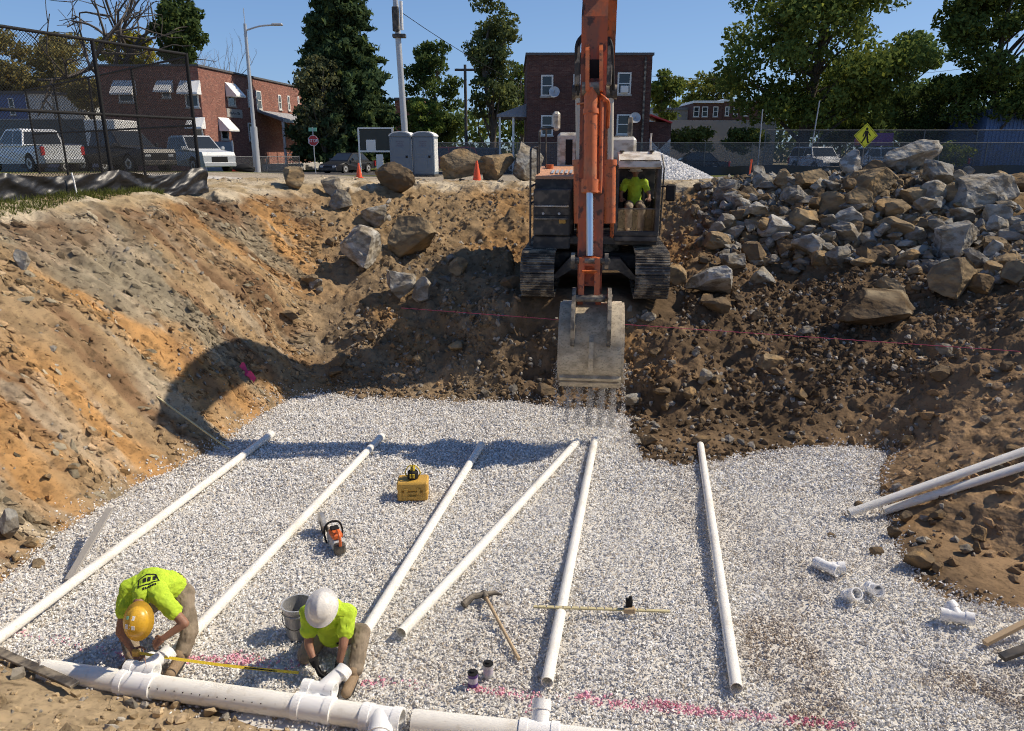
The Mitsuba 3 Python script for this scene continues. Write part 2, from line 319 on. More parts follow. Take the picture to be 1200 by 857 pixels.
tt = np.clip((-8 - GX) / 6, 0, 1) * np.clip((52 - GY) / 16, 0, 1) * np.clip(GY / 10, 0, 1); far_z = far_z + 0.32 * tt * tt * (3 - 2 * tt)
w = np.clip(np.minimum(np.minimum((15 - np.abs(GX)) / 2, (31 - GY) / 2), (GY + 3) / 2), 0, 1); w = w * w * (3 - 2 * w)
BASE = Z * w + far_z * (1 - w)
# signed distance to the gravel edge (positive outside)
pts = shapely.points(GX[near], GY[near]); inside = shapely.contains(GRAVEL, pts); dist = shapely.distance(GRAVEL.exterior, pts)
SD = np.full_like(GX, 5.0); SD[near] = np.where(inside, -dist, dist)
q3 = np.stack([GX, GY, BASE], -1)
def F(f, o=4, seed=0, st=(1, 1, 1)): return meshkit.fbm(q3 * f * np.array(st), o, seed) - 0.5
def ridged(f, o=4, seed=0): return 1 - np.abs(2 * meshkit.fbm(q3 * f, o, seed) - 1) * 2
# coordinates along and down the left bank: scrape marks run down the slope
S = GX * 0.39 + GY * 0.92; D = GX * 0.92 - GY * 0.39
left = np.clip((-3.4 - GX - 0.12 * (GY - 12)) / 1.2, 0, 1) * np.clip((22 - GY) / 3, 0, 1)
rough = np.clip((SD + 0.05) / 0.5, 0, 1) * np.clip((BASE - FLOOR + 0.15) / 0.5, 0, 1)
flat_top = np.clip((BASE - 0.45) / 0.3, 0, 1) * (0.75 + 0.25 * np.clip((GY - 23) / 2, 0, 1))
pit = (np.abs(GX) < 14.5) & (GY < 30) & (GY > 2)
right_low = np.clip((GX - 2) / 2, 0, 1)
disp = (1 - left) * (0.55 * F(0.9, 4, 1) + 0.30 * F(2.6, 4, 2) + 0.12 * (ridged(4.0, 3, 3) - 0.4) + 0.09 * F(8, 3, 4))
Q = S - 0.5 * D; st = np.stack([Q * 2.6, D * 0.8, BASE * 0.3], -1); st2 = np.stack([Q * 8, D * 1.9, BASE * 0.3], -1)
scr = 0.24 * (meshkit.fbm(st, 4, 7) - 0.5) + 0.17 * (meshkit.fbm(st2, 4, 8) - 0.5) - 0.09 * sst(.60, .64, meshkit.fbm(st2 * [.8, 2.2, 1] + 5, 3, 18)) + 0.05 * sst(.56, .6, meshkit.fbm(q3 * [2.2, 2.2, 3.0] + 8, 4, 19))
disp += left * (0.26 * F(0.8, 3, 5) + scr + 0.07 * F(3.2, 4, 6) + 0.06 * F(10, 3, 12))
bench = (np.abs(GX - 1.95) < 1.9) & (GY > 15.2) & (GY < 20)
near_bank = np.clip((5.9 - GY) / 0.4, 0, 1) * (GX < 1)
rbk = np.clip((GX - 4.3) / 1.5, 0, 1) * np.clip((13 - GY) / 2, 0, 1)
amp = np.where(bench, 0.12, 1.0) * (1 - 0.5 * rbk) * rough * (1 - 0.82 * flat_top) * (1 - 0.6 * near_bank)
Z = BASE + np.where(pit, disp * amp, 0.05 * F(0.4, 3, 9) * np.clip((40 - GY) / 20, 0.2, 1))
Z = np.where(SD < 0, np.minimum(Z, FLOOR - 0.05 - 0.05 * np.clip(-SD, 0, 1)), Z)
Z = np.where(pit & (SD > 0) & (GY < 15), np.maximum(Z, FLOOR - 0.06 + 0.35 * np.minimum(SD, 0.3)), Z)
# a small hump of soil past the lip, right of the pit's middle
hz_ = RegularGridInterpolator((XS, YS), Z, bounds_error=False, fill_value=0.0)
def hz(x, y):
    o = hz_(np.stack([np.asarray(x, float), np.asarray(y, float)], -1)); return float(o.ravel()[0]) if np.ndim(x) == 0 else o
def on_ground(px, py, y0=4.8, y1=60):
    """first point where the sight line of a photo pixel meets the terrain: where the thing at that pixel stands"""
    d = ray(px, py); ys = np.concatenate([np.arange(y0, 30, 0.02), np.arange(30, y1, 0.2)]); p = np.array([0, 0, CAMZ]) + d * (ys / d[1])[:, None]
    h = np.maximum(hz(p[:, 0], p[:, 1]), FLOOR * ((SDI(p[:, :2]) < 0)) + -99 * (SDI(p[:, :2]) >= 0)); k = np.argmax(p[:, 2] < h)
    return p[k] if p[k, 2] < h[k] else p[-1]
SD_ = RegularGridInterpolator((XS, YS), SD, bounds_error=False, fill_value=5.0)
def SDI(xy): return SD_(xy)

# soil colours: zones of tan, orange, olive grey and dark moist soil
def C(*c): return np.array(c, float)
TAN, ORANGE, OLIVE, RUST, DARK, PALE, BROWN = C(.39, .27, .145), C(.50, .275, .10), C(.29, .25, .175), C(.22, .125, .065), C(.115, .082, .052), C(.47, .38, .26), C(.225, .155, .093)
col = np.zeros(GX.shape + (3,)) + BROWN
n1, n2, n3 = meshkit.fbm(q3 * 0.5, 4, 21), meshkit.fbm(q3 * 2.0, 4, 22), meshkit.fbm(q3 * 7, 3, 23)
lb = lerp(np.zeros_like(col) + TAN, np.zeros_like(col) + ORANGE, sst(0.42, 0.60, meshkit.fbm(np.stack([Q * 0.9, D * 0.28, BASE * .2], -1), 4, 24)))
lb = lerp(lb, OLIVE, 0.9 * sst(0.50, 0.62, meshkit.fbm(np.stack([Q * 0.8 + 40, D * 0.35, BASE * .2], -1), 4, 25)))
lb = lerp(lb, RUST, 0.8 * sst(0.55, 0.68, meshkit.fbm(np.stack([Q * 1.6, D * 0.5 + 9, BASE * .2], -1), 4, 26)))
lb = lerp(lb, PALE, 0.7 * sst(0.56, 0.70, meshkit.fbm(np.stack([Q * 4, D * 0.8 + 9, BASE * .4], -1), 4, 27)))
lb = lerp(lb, RUST * 0.9, 0.75 * sst(-0.5, 0.4, BASE) * sst(0.35, 0.6, n2))
fb = lerp(np.zeros_like(col) + DARK, np.zeros_like(col) + BROWN, sst(0.42, 0.66, n1 * 0.5 + n2 * 0.5))
fb = lerp(fb, C(.30, .225, .14), .75 * sst(0.4, -0.8, GX) * (.6 + .8 * (n2 - .3)))
fb = lerp(fb, TAN * 0.85, sst(-1.5, -0.1, BASE) * (0.55 + 0.6 * (n2 - .5)))
fb = lerp(fb, ORANGE * 0.7, 0.5 * sst(0.55, 0.7, n1))
lum = lb.mean(-1, keepdims=True); lb = (lum + (lb - lum) * .92) * .84 * (.80 + .5 * meshkit.fbm(np.stack([Q * 6, D * 2.2, BASE], -1), 4, 28)[..., None])
col = lerp(fb, lb, left)
rb = sst(4.5, 6.5, GX) * sst(13.5, 10.5, GY)
col = lerp(col, lerp(np.zeros_like(col) + C(.35, .235, .135), np.zeros_like(col) + BROWN * .95, sst(.45, .65, n2)), rb)
top = sst(0.40, 0.62, BASE + 0.25 * (n2 - .5)) * (GY > 12)
gravelly = lerp(np.zeros_like(col) + C(.40, .31, .19), np.zeros_like(col) + C(.47, .40, .29), sst(.4, .6, n2))
col = lerp(col, gravelly, top)
nbk = sst(6.3, 5.8, GY) * (GX < 2)
col = lerp(col, C(.38, .29, .18) + 0 * col, nbk)
far = sst(27, 33, GY)
grass = C(.13, .145, .045); lot = C(.36, .31, .24)
col = lerp(col, lerp(np.zeros_like(col) + lot, np.zeros_like(col) + grass, sst(.47, .56, meshkit.fbm(q3 * 0.12, 3, 31))), far)
col = lerp(col, C(.70, .68, .63) + 0 * col, sst(0.6, 0.0, np.abs(GY - 30.5 - 0.03 * GX)) * sst(.3, .5, n2) * (GX > -16) * (GX < 14))
col = lerp(col, C(.095, .095, .10) + 0 * col, sst(46, 47, GY) * sst(66, 65, GY))
col = np.clip(col * (0.78 + 0.44 * n3[..., None]) * (0.85 + 0.3 * n2[..., None]), 0.01, 0.9)
nx, ny = GX.shape
idx = np.arange(nx * ny).reshape(nx, ny)
quads = np.stack([idx[:-1, :-1], idx[1:, :-1], idx[1:, 1:], idx[:-1, 1:]], -1).reshape(-1, 4)
put('ground', (np.stack([GX, GY, Z], -1).reshape(-1, 3), quads), 'earth', smooth=True, color=col.reshape(-1, 3))
labels['ground'] = {'label': 'excavated tan and brown soil of the pit and the lots around it', 'kind': 'structure'}
col_ = RegularGridInterpolator((XS, YS), col, bounds_error=False, fill_value=0.2)

# ---------------------------------------------------------------- gravel bed: a base sheet and loose crushed stones on it
PINK = [[(20, 738), (80, 752), (150, 768), (240, 772), (300, 776)], [(275, 772), (300, 776), (345, 780)], [(425, 797), (455, 797), (505, 802)], [(548, 802), (600, 812), (650, 815), (720, 826), (800, 832), (900, 842), (1000, 852)], [(628, 812), (622, 835), (614, 850)], [(680, 815), (750, 822), (830, 833)]]
pink_lines = [shapely.LineString([PZ(x, y, FLOOR)[:2] for x, y in l]) for l in PINK]
def pinkness(xy, rng):
    p = shapely.points(xy); out = np.zeros(len(xy))
    for k, l in enumerate(pink_lines):
        d = shapely.distance(l, p); s = shapely.line_locate_point(l, p)
        dens = 0.25 + 0.9 * (meshkit.noise(np.stack([s * 2.2, s * 0 + k * 7, s * 0], -1), 3) > 0.45)
        wd = (0.085 if k == 1 else 0.042)
        out = np.maximum(out, (d < wd * (0.4 + 1.2 * rng.random(len(xy)))) * (rng.random(len(xy)) < (1.0 if k == 1 else 0.75) * dens))
    return out
rng = np.random.default_rng(5)
gx, gy = np.meshgrid(np.arange(-8, 10, 0.1), np.arange(4.2, 15.5, 0.1), indexing='ij')
def bed_z(x, y):
    p = np.stack([np.asarray(x, float), np.asarray(y, float), 0 * np.asarray(x, float)], -1)
    return FLOOR + 0.15 * (meshkit.fbm(p * 0.8, 3, 41) - 0.5) + 0.05 * (meshkit.fbm(p * 3, 2, 42) - 0.5)
gz = bed_z(gx, gy) - 0.02
ii = np.arange(gx.size).reshape(gx.shape); gq = np.stack([ii[:-1, :-1], ii[1:, :-1], ii[1:, 1:], ii[:-1, 1:]], -1).reshape(-1, 4)
keep = SDI(np.stack([gx, gy], -1)).reshape(-1)[gq].min(1) < 0.15
gcol = np.zeros(gx.shape + (3,)) + C(.60, .58, .54)
put('gravel_bed', (np.stack([gx, gy, gz], -1).reshape(-1, 3), gq[keep]), 'stone', smooth=True, color=gcol.reshape(-1, 3))
labels['gravel_bed'] = {'label': 'bed of pale crushed stone on the pit floor', 'kind': 'structure'}

OCT_V = np.array([[1, 0, 0], [-1, 0, 0], [0, 1, 0], [0, -1, 0], [0, 0, 1], [0, 0, -1.0]]); OCT_F = np.array([[0, 2, 4], [2, 1, 4], [1, 3, 4], [3, 0, 4], [2, 0, 5], [1, 2, 5], [3, 1, 5], [0, 3, 5]])
ICO = trimesh.creation.icosphere(0); ICO_V, ICO_F = np.array(ICO.vertices), np.array(ICO.faces)
def quats(n, rng):
    q = rng.normal(size=(n, 4)); q /= np.linalg.norm(q, axis=1, keepdims=True); a, b, c, d = q.T
    return np.stack([1 - 2 * (c * c + d * d), 2 * (b * c - a * d), 2 * (b * d + a * c), 2 * (b * c + a * d), 1 - 2 * (b * b + d * d), 2 * (c * d - a * b), 2 * (b * d - a * c), 2 * (c * d + a * b), 1 - 2 * (b * b + c * c)], -1).reshape(n, 3, 3)
def pebbles(pos, size, color, rng, ico=False, aspect=(1.0, 0.75, 0.55)):
    V0, F0 = (ICO_V, ICO_F) if ico else (OCT_V, OCT_F); n = len(pos)
    v = V0[None] * (1 + rng.uniform(-.32, .32, (n, len(V0), 1))) + rng.normal(0, .12, (n, len(V0), 3))
    v = v * (np.array(aspect) * rng.uniform(.75, 1.25, (n, 3)))[:, None] * size[:, None, None]
    v = np.einsum('nij,nkj->nki', quats(n, rng), v) + pos[:, None]
    f = (F0[None] + (np.arange(n) * len(V0))[:, None, None]).reshape(-1, 3)
    return (v.reshape(-1, 3), f), np.repeat(color, len(V0), 0)
# density follows the bed; stones shrink a little towards the far end where they are under two pixels
n = 300000
yy = 4.4 + (15.2 - 4.4) * rng.random(n) ** 1.35; xx = rng.uniform(-8, 9.5, n)
xy = np.stack([xx, yy], -1); pj = PR(np.stack([xx, yy, 0 * xx + FLOOR], -1))
sd = SDI(xy); ok = (sd < 0.03 + 0.25 * rng.random(n) ** 4) & (pj[:, 0] > -40) & (pj[:, 0] < 1240) & (pj[:, 1] < 885)
xx, yy, xy, sd = xx[ok], yy[ok], xy[ok], sd[ok]; n = len(xx)
sz = rng.uniform(.011, .0215, n) * (1 + 0.25 * (yy > 10))
base = np.where(rng.random(n)[:, None] < 0.16, C(.60, .54, .46), np.where(rng.random(n)[:, None] < 0.18, C(.54, .54, .55), C(.82, .81, .78)))
dirt = sst(.50, .66, meshkit.fbm(np.stack([xx * .75, yy * .75, 0 * xx], -1), 4, 51)) * sst(6.5, 3, np.abs(xx - 3) + np.abs(yy - 6)) * (0.18 + 0.5 * sst(7.7, 6.3, yy) * sst(.6, 2.0, xx)) + 0.7 * sst(-.5, .05, sd) * (rng.random(n) < .5) * (rng.random(n))
col_st = base * rng.uniform(.72, 1.22, (n, 1)); col_st = col_st + (C(.30, .215, .13) - col_st) * np.clip(dirt, 0, .85)[:, None]
pk = pinkness(xy, rng)[:, None] * 0.85
col_st = np.clip(col_st + (C(.80, .10, .30) - col_st) * pk * .6, 0.02, .88)
pos = np.stack([xx, yy, np.maximum(bed_z(xx, yy), np.where(sd > 0, hz(xx, yy), -9)) + rng.uniform(-.012, .016, n)], -1)
m, cc = pebbles(pos, sz, col_st, rng)
put('gravel', m, 'stone', color=cc); labels['gravel'] = {'label': 'loose pale crushed stones spread over the pit floor', 'kind': 'stuff'}

# loose clods and small stones on the banks
n = 60000
px_, py_ = rng.uniform(-30, 1230, n), rng.uniform(215, 870, n)
n2_ = 34000
yy = np.concatenate([rng.uniform(4.8, 25, n2_), rng.uniform(11, 17, 12000)]); xx = np.concatenate([rng.uniform(-10.4, 10, n2_), rng.uniform(-6, 9, 12000)])
sd = SDI(np.stack([xx, yy], -1)); cl = meshkit.fbm(np.stack([xx * 1.3, yy * 1.3, 0 * xx], -1), 3, 61)
h = hz(xx, yy); ok = (sd > -0.03) & ((xx > -3.8) | (yy < 6) | (rng.random(len(xx)) < .5)) & ((xx < 4.6) | (yy > 12.5) | (rng.random(len(xx)) < .45)) & ((cl > .46) | (rng.random(len(xx)) < .35)) & ((h < .35) | (rng.random(len(xx)) < .12)) & ~((np.abs(xx - 1.95) < 1.7) & (yy > 15.4) & (yy < 20))
xx, yy, h = xx[ok], yy[ok], h[ok]; n = len(xx)
sz = .018 + .05 * rng.random(n) ** 2.2 + .06 * (rng.random(n) < .05) * rng.random(n); sz *= np.where((xx < -3.6) & (yy < 18), .75, 1.1)
ccol = col_(np.stack([xx, yy], -1)) * rng.uniform(.7, 1.5, (n, 1)); gs = rng.random(n) < .22
ccol[gs] = (C(.36, .33, .28) * rng.uniform(.5, 1.2, (gs.sum(), 1)))
m, cc = pebbles(np.stack([xx, yy, h + sz * .15], -1), sz, np.clip(ccol, .02, .7), rng, ico=True, aspect=(1, .8, .65))
put('soil_clods', m, 'earth', color=cc); labels['soil_clods'] = {'label': 'loose clods and small stones strewn over the pit banks', 'kind': 'stuff'}

# broken shaly flakes lying along the cut of the left bank, pointing down the scrape marks
rng = np.random.default_rng(15); n = 30000; s_ = rng.uniform(-2, 22, n); d_ = rng.uniform(-16, -4, n); xx = rng.uniform(-10, -3.6, n); yy = rng.uniform(6, 20, n)
q_ = (xx * .39 + yy * .92) - .5 * (xx * .92 - yy * .39); band = meshkit.fbm(np.stack([q_ * 1.5, (xx * .92 - yy * .39) * .5, 0 * xx], -1), 4, 91)
sd = SDI(np.stack([xx, yy], -1)); h = hz(xx, yy); lf = np.clip((-3.4 - xx - 0.12 * (yy - 12)) / 1.2, 0, 1); ok = (sd > .05) & (h < .5) & (lf > .5) & (rng.random(n) < .10 + 1.0 * sst(.46, .62, band)); xx, yy, h, band = xx[ok], yy[ok], h[ok], band[ok]; n = len(xx)
e = .06; gxs, gys = (hz(xx + e, yy) - hz(xx - e, yy)) / (2 * e), (hz(xx, yy + e) - hz(xx, yy - e)) / (2 * e); N3 = np.stack([-gxs, -gys, np.ones(n)], 1); N3 /= np.linalg.norm(N3, axis=1, keepdims=True)
t3 = np.stack([np.full(n, .92 + .5 * .39 * .9), np.full(n, -.39 + .5 * .92 * .9), 0 * xx], 1) + rng.normal(0, .22, (n, 3)); t3 -= N3 * (t3 * N3).sum(1, keepdims=True); t3 /= np.linalg.norm(t3, axis=1, keepdims=True); b3 = np.cross(N3, t3)
N4 = N3 + b3 * rng.normal(0, .35, (n, 1)) + t3 * rng.normal(.1, .25, (n, 1)); N4 /= np.linalg.norm(N4, axis=1, keepdims=True); b4 = np.cross(N4, t3); b4 /= np.linalg.norm(b4, axis=1, keepdims=True); RF = np.stack([np.cross(b4, N4), b4, N4], 2)
sz = (.016 + .062 * rng.random(n) ** 3.2); V0 = ICO_V[None] * (1 + rng.uniform(-.3, .3, (n, 12, 1))); V0 = V0 * (np.array([1.7, .75, .30]) * rng.uniform(.7, 1.3, (n, 3)))[:, None] * sz[:, None, None]
V0 = np.einsum('nij,nkj->nki', RF, V0) + np.stack([xx, yy, h], 1)[:, None] + N3[:, None] * (sz * .02)[:, None, None]
fc = col_(np.stack([xx, yy], -1)) * rng.uniform(.65, 1.5, (n, 1)); g_ = rng.random(n) < .10; fc[g_] = C(.36, .31, .22) * rng.uniform(.6, 1.3, (g_.sum(), 1)); dk = rng.random(n) < .22; fc[dk] *= .42
put('bank_flakes', (V0.reshape(-1, 3), (ICO_F[None] + (np.arange(n) * 12)[:, None, None]).reshape(-1, 3)), 'earth', color=np.repeat(np.clip(fc, .02, .65), 12, 0)); labels['bank_flakes'] = {'label': 'broken shaly stone flakes covering the orange left bank', 'kind': 'stuff'}
print('flakes', n)

# ---------------------------------------------------------------- rocks
ROCK_BASE = trimesh.creation.icosphere(3); ROCK_V, ROCK_F = np.array(ROCK_BASE.vertices), np.array(ROCK_BASE.faces)
ROCK_S = trimesh.creation.icosphere(2); ROCK_SV, ROCK_SF = np.array(ROCK_S.vertices), np.array(ROCK_S.faces)
TONES = {'grey': C(.33, .325, .30), 'pale': C(.46, .45, .41), 'tan': C(.37, .28, .17), 'brown': C(.20, .145, .09), 'soil': C(.12, .086, .054), 'white': C(.56, .55, .51)}
def rock_mesh(dims, seed, small=False, cuts=15):
    r = np.random.default_rng(seed); v = (ROCK_SV if small else ROCK_V).copy(); f = ROCK_SF if small else ROCK_F
    for _ in range(cuts):
        nrm = r.normal(size=3); nrm /= np.linalg.norm(nrm); h = r.uniform(.42, .80)
        v -= np.maximum(v @ nrm - h, 0)[:, None] * nrm
    v *= 1.22
    v *= (1 + 0.16 * (meshkit.fbm(v * 2.4 + seed * 3.1, 4, seed) - .5) + 0.10 * (meshkit.fbm(v * 7 + seed, 2, seed) - .5))[:, None]
    return v * np.array(dims) / 2, f
def rock_color(v, tone, seed):
    a = meshkit.fbm(v * 3.2 / np.abs(v).max() + seed, 4, seed)[:, None]; b = meshkit.fbm(v * 1.2 / np.abs(v).max() + seed * 2, 3, seed + 1)[:, None]
    c = TONES[tone]; o = C(.40, .26, .12) if tone in ('tan', 'brown') else C(.40, .33, .22)
    c = c * .88; return np.clip(c + (o - c) * sst(.5, .68, b[:, 0])[:, None] * .7, 0, 1) * (.7 + .6 * a)
def rock(name, pos, dims, tone, seed, label, group=None, catg='rock', sink=.2, rot=None, small=False):
    k = thing(name, label, catg, group); r = np.random.default_rng(seed + 900)
    v, f = rock_mesh(dims, seed, small); R = rotz(r.uniform(-.7, .7)) @ rotx(r.uniform(-.35, .35)) @ roty(r.uniform(-.35, .35)) if rot is None else rot
    c = rock_color(v, tone, seed); v = v @ R.T; v = v - [0, 0, v[:, 2].min() * (1 - sink) + 0]
    put(k, trimesh.Trimesh(v + pos, f, process=False), 'rock', color=c)
    return k
RK = []
def rock_px(px, py, w, h, tone, seed, label, group=None, name='rock', catg='rock', sink=.18, depth=1.0, lift=0.0):
    g = on_ground(px, min(py + h * .38, 850)); zc = PR(g)[2]
    W, Hh = w / FPX * zc, h / FPX * zc
    g = np.array([g[0], g[1] + W * .25 * depth, hz(g[0], g[1] + W * .25 * depth) + lift])
    q = np.random.default_rng(seed).uniform(.8, 1.2, 3) if w < 36 else np.ones(3)
    kk = rock(name, g, (W * 1.05 * q[0], W * .85 * depth * q[1], Hh * 1.12 * q[2]), tone, seed, label, group, catg, sink)
    if group: RK.append((kk, px, py, w, tone, group))
    return kk
PILE, BANK = 'rocks heaped in the pile beside the excavator', 'rocks lying loose on the pit banks'
big = [
 (1062, 196, 74, 26, 'pale', 'long pale slab crowning the top of the rock pile'), (997, 200, 30, 26, 'white', 'whitish upright block near the top of the rock pile'),
 (1147, 236, 80, 50, 'pale', 'largest pale grey boulder at the right shoulder of the rock pile'), (1127, 288, 54, 42, 'pale', 'pale smooth rock leaning on its edge below the largest grey boulder'),
 (1027, 222, 54, 36, 'tan', 'broad tan block below the crowning slab of the rock pile'), (957, 214, 48, 32, 'tan', 'tan block at the upper left of the rock pile'),
 (853, 226, 36, 32, 'grey', 'rounded blue grey rock at the left end of the rock pile'), (955, 293, 42, 34, 'pale', 'pale chipped rock at the front foot of the rock pile'),
 (843, 338, 64, 34, 'white', 'whitish boulder on the dark bank right of the excavator track'), (911, 274, 38, 26, 'white', 'white faced rock in the left half of the rock pile'),
 (1120, 338, 60, 40, 'tan', 'large tan boulder half buried at the foot of the rock pile'), (1030, 372, 80, 40, 'soil', 'huge brown earth covered boulder in the dark bank below the rock pile'),
 (904, 426, 32, 28, 'tan', 'lone tan rock low on the dark bank right of the bucket'), (1056, 277, 58, 24, 'tan', 'long tan flat rock across the middle of the rock pile')]
seed = 100
for b in big:
    seed += 1; rock_px(b[0], b[1], b[2], b[3], b[4], seed, b[5], None, 'boulder' if b[2] > 60 else 'rock', 'boulder' if b[2] > 60 else 'rock')
mid = [(895, 219, 27, 18, 'grey'), (886, 208, 26, 16, 'pale'), (1104, 215, 54, 40, 'grey'), (1090, 238, 44, 26, 'pale'), (1167, 258, 34, 30, 'pale'), (1105, 270, 40, 24, 'grey'),
       (1006, 250, 48, 34, 'tan'), (974, 243, 38, 36, 'tan'), (934, 237, 34, 24, 'grey'), (918, 219, 24, 18, 'tan'), (897, 233, 28, 18, 'brown'), (815, 248, 24, 32, 'tan'), (852, 260, 24, 24, 'tan'),
       (881, 268, 20, 24, 'pale'), (948, 262, 46, 30, 'tan'), (997, 283, 44, 24, 'grey'), (1053, 250, 46, 24, 'tan'), (840, 286, 54, 24, 'tan'), (885, 300, 34, 32, 'brown'), (895, 324, 44, 28, 'grey'),
       (843, 366, 38, 22, 'brown'), (888, 374, 28, 20, 'brown'), (790, 325, 32, 34, 'tan'), (1063, 306, 32, 24, 'tan'), (1116, 314, 38, 18, 'grey'), (1163, 326, 30, 24, 'tan'), (1179, 308, 38, 30, 'tan'),
       (1188, 274, 46, 26, 'grey'), (1168, 290, 38, 20, 'tan'), (1046, 346, 32, 38, 'tan'), (983, 308, 30, 24, 'grey'), (1075, 236, 40, 30, 'tan'), (1020, 205, 34, 24, 'brown'), (1128, 262, 36, 24, 'grey'),
       (1030, 300, 40, 24, 'brown'), (920, 295, 30, 24, 'brown'), (865, 246, 26, 20, 'grey'), (940, 215, 26, 20, 'grey'), (1080, 295, 36, 22, 'grey'), (1150, 340, 34, 24, 'brown'), (1190, 330, 34, 30, 'tan')]
LAB = {'grey': 'grey angular rock heaped in the pile beside the excavator', 'pale': 'pale grey broken rock in the pile beside the excavator', 'tan': 'tan broken rock heaped in the pile beside the excavator',
       'brown': 'brown soil stained rock in the pile beside the excavator', 'white': 'whitish broken rock in the pile beside the excavator'}
for m_ in mid:
    seed += 1; m_ = (m_[0], m_[1], m_[2] * .86, m_[3] * .86, m_[4]); rock_px(*m_[:5], seed, LAB[m_[4]], PILE)
r = np.random.default_rng(77)
outline = Polygon([(815, 215), (860, 205), (930, 205), (990, 188), (1050, 182), (1110, 200), (1160, 222), (1215, 255), (1215, 340), (1130, 345), (1050, 315), (960, 318), (880, 330), (815, 290)])
k = 0
while k < 150:
    x, y = r.uniform(810, 1215), r.uniform(185, 340)
    if not outline.contains(Point(x, y)): continue
    k += 1; seed += 1; w_ = r.uniform(11, 28); tone = r.choice(['grey', 'pale', 'tan', 'grey', 'brown', 'grey'])
    rock_px(x, y, w_, w_ * r.uniform(.5, .85), tone, seed, LAB[tone], PILE, lift=r.uniform(0, .22) if 200 < y < 300 else 0)
# small broken stone filling the gaps of the pile
rr_ = np.random.default_rng(78); n = 16000; xx = rr_.uniform(3.5, 14, n); yy = rr_.uniform(14.5, 24, n); h = hz(xx, yy); pj = PR(np.stack([xx, yy, h], 1)); ok = shapely.contains(outline.buffer(-4), shapely.points(pj[:, :2])) & (h > -.95) & (rr_.random(n) < .55)
xx, yy, h = xx[ok], yy[ok], h[ok]; n = len(xx); sz = .05 + .15 * rr_.random(n) ** 2; tc = np.array([TONES[t] for t in ('grey', 'pale', 'tan', 'brown')])[rr_.integers(0, 4, n)] * rr_.uniform(.55, 1.1, (n, 1))
m, cc = pebbles(np.stack([xx, yy, h + sz * .3], 1), sz, tc, rr_, ico=True, aspect=(1, .8, .6)); put('rubble', m, 'rock', color=cc); labels['rubble'] = {'label': 'small broken stone filling the gaps of the rock pile', 'kind': 'stuff'}
for x, y, w_, h_, tone, lab in [
 (346, 213, 34, 27, 'tan', 'rounded tan boulder alone on the lip of the pit right of the fence'), (463, 215, 40, 31, 'brown', 'brown boulder on the lip of the pit in front of the portable toilets'),
 (421, 306, 58, 42, 'white', 'big grey and white boulder on the far bank in the sun'), (482, 288, 58, 46, 'tan', 'tan and grey boulder right of the big white boulder on the far bank'),
 (468, 347, 40, 30, 'pale', 'pale wedge shaped stone at the edge of the shadow on the far bank'), (494, 350, 26, 26, 'pale', 'narrow pale stone right of the wedge shaped stone'),
 (28, 310, 17, 22, 'pale', 'single pale stone stuck in the orange left bank'), (8, 624, 22, 28, 'grey', 'blue grey rock at the foot of the left bank'),
 (1077, 660, 32, 22, 'brown', 'brown stone at the gravel edge above the loose pipe fittings'), (440, 258, 26, 26, 'pale', 'small pale stone above the big white boulder on the far bank'),
 (392, 225, 26, 20, 'pale', 'pale stone just right of the rounded tan boulder on the lip'), (400, 240, 22, 22, 'grey', 'grey stone below the lip between the two tan boulders')]:
    seed += 1; rock_px(x, y, w_, h_, tone, seed, lab, None, 'boulder' if w_ > 36 else 'rock', 'boulder' if w_ > 36 else 'rock')
for x, y, w_, h_, lab, tone in ((541, 198, 58, 30, 'pale tan boulder first of the three behind the pit lip', 'tan'), (580, 194, 46, 36, 'orange tan boulder in the middle of the three behind the pit lip', 'tan'), (619, 195, 36, 34, 'grey speckled boulder beside the excavator railing', 'grey')):
    seed += 1; Y = 29.5; g = P(x, y + h_ * .45, Y); zc = PR(g)[2]
    rock('boulder', [g[0], g[1], float(hz(g[0], g[1]))], (w_ / FPX * zc, 1.3, (h_ / FPX * zc) * 1.2), tone, seed, lab, None, 'boulder', sink=.06)
BL = {'brown': 'brown clod like stone lying loose on a pit bank', 'tan': 'tan stone lying loose on a pit bank', 'grey': 'grey stone lying loose on a pit bank'}
k = 0
while k < 70:
    x, y = r.uniform(0, 1200), r.uniform(225, 700)
    g = on_ground(x, y)
    if g[2] > .3 or SDI(g[None, :2])[0] < 0.05 or (600 < x < 800 and y < 370) or g[0] > 7 and g[1] > 16: continue
    if x < 330 and y < 560: continue
    k += 1; seed += 1; w_ = r.uniform(9, 22); tone = r.choice(['grey', 'tan', 'brown', 'brown'])
    rock_px(x, y, w_, w_ * .7, tone, seed, BL[tone], BANK)
for x, y, w_ in ((1010, 590, 14), (1028, 645, 16), (975, 625, 12), (990, 600, 10), (1062, 610, 18), (1048, 628, 16), (1055, 595, 14), (940, 600, 8), (610, 797, 16), (40, 660, 16), (18, 655, 15), (60, 640, 11), (15, 690, 11), (950, 522, 14), (35, 640, 14), (1100, 668, 16), (133, 631, 9), (158, 633, 7)):
    seed += 1; rock_px(x, y, w_, w_ * .7, 'brown' if x > 500 else 'tan', seed, 'brown stone fallen onto the right edge of the gravel' if x > 700 else 'lone brown stone on the gravel near the paint cans' if x == 610 else 'tan stone on the gravel edge below the left bank', None if x == 610 else ('stones along the right gravel edge' if x > 500 else 'stones along the left gravel edge'))
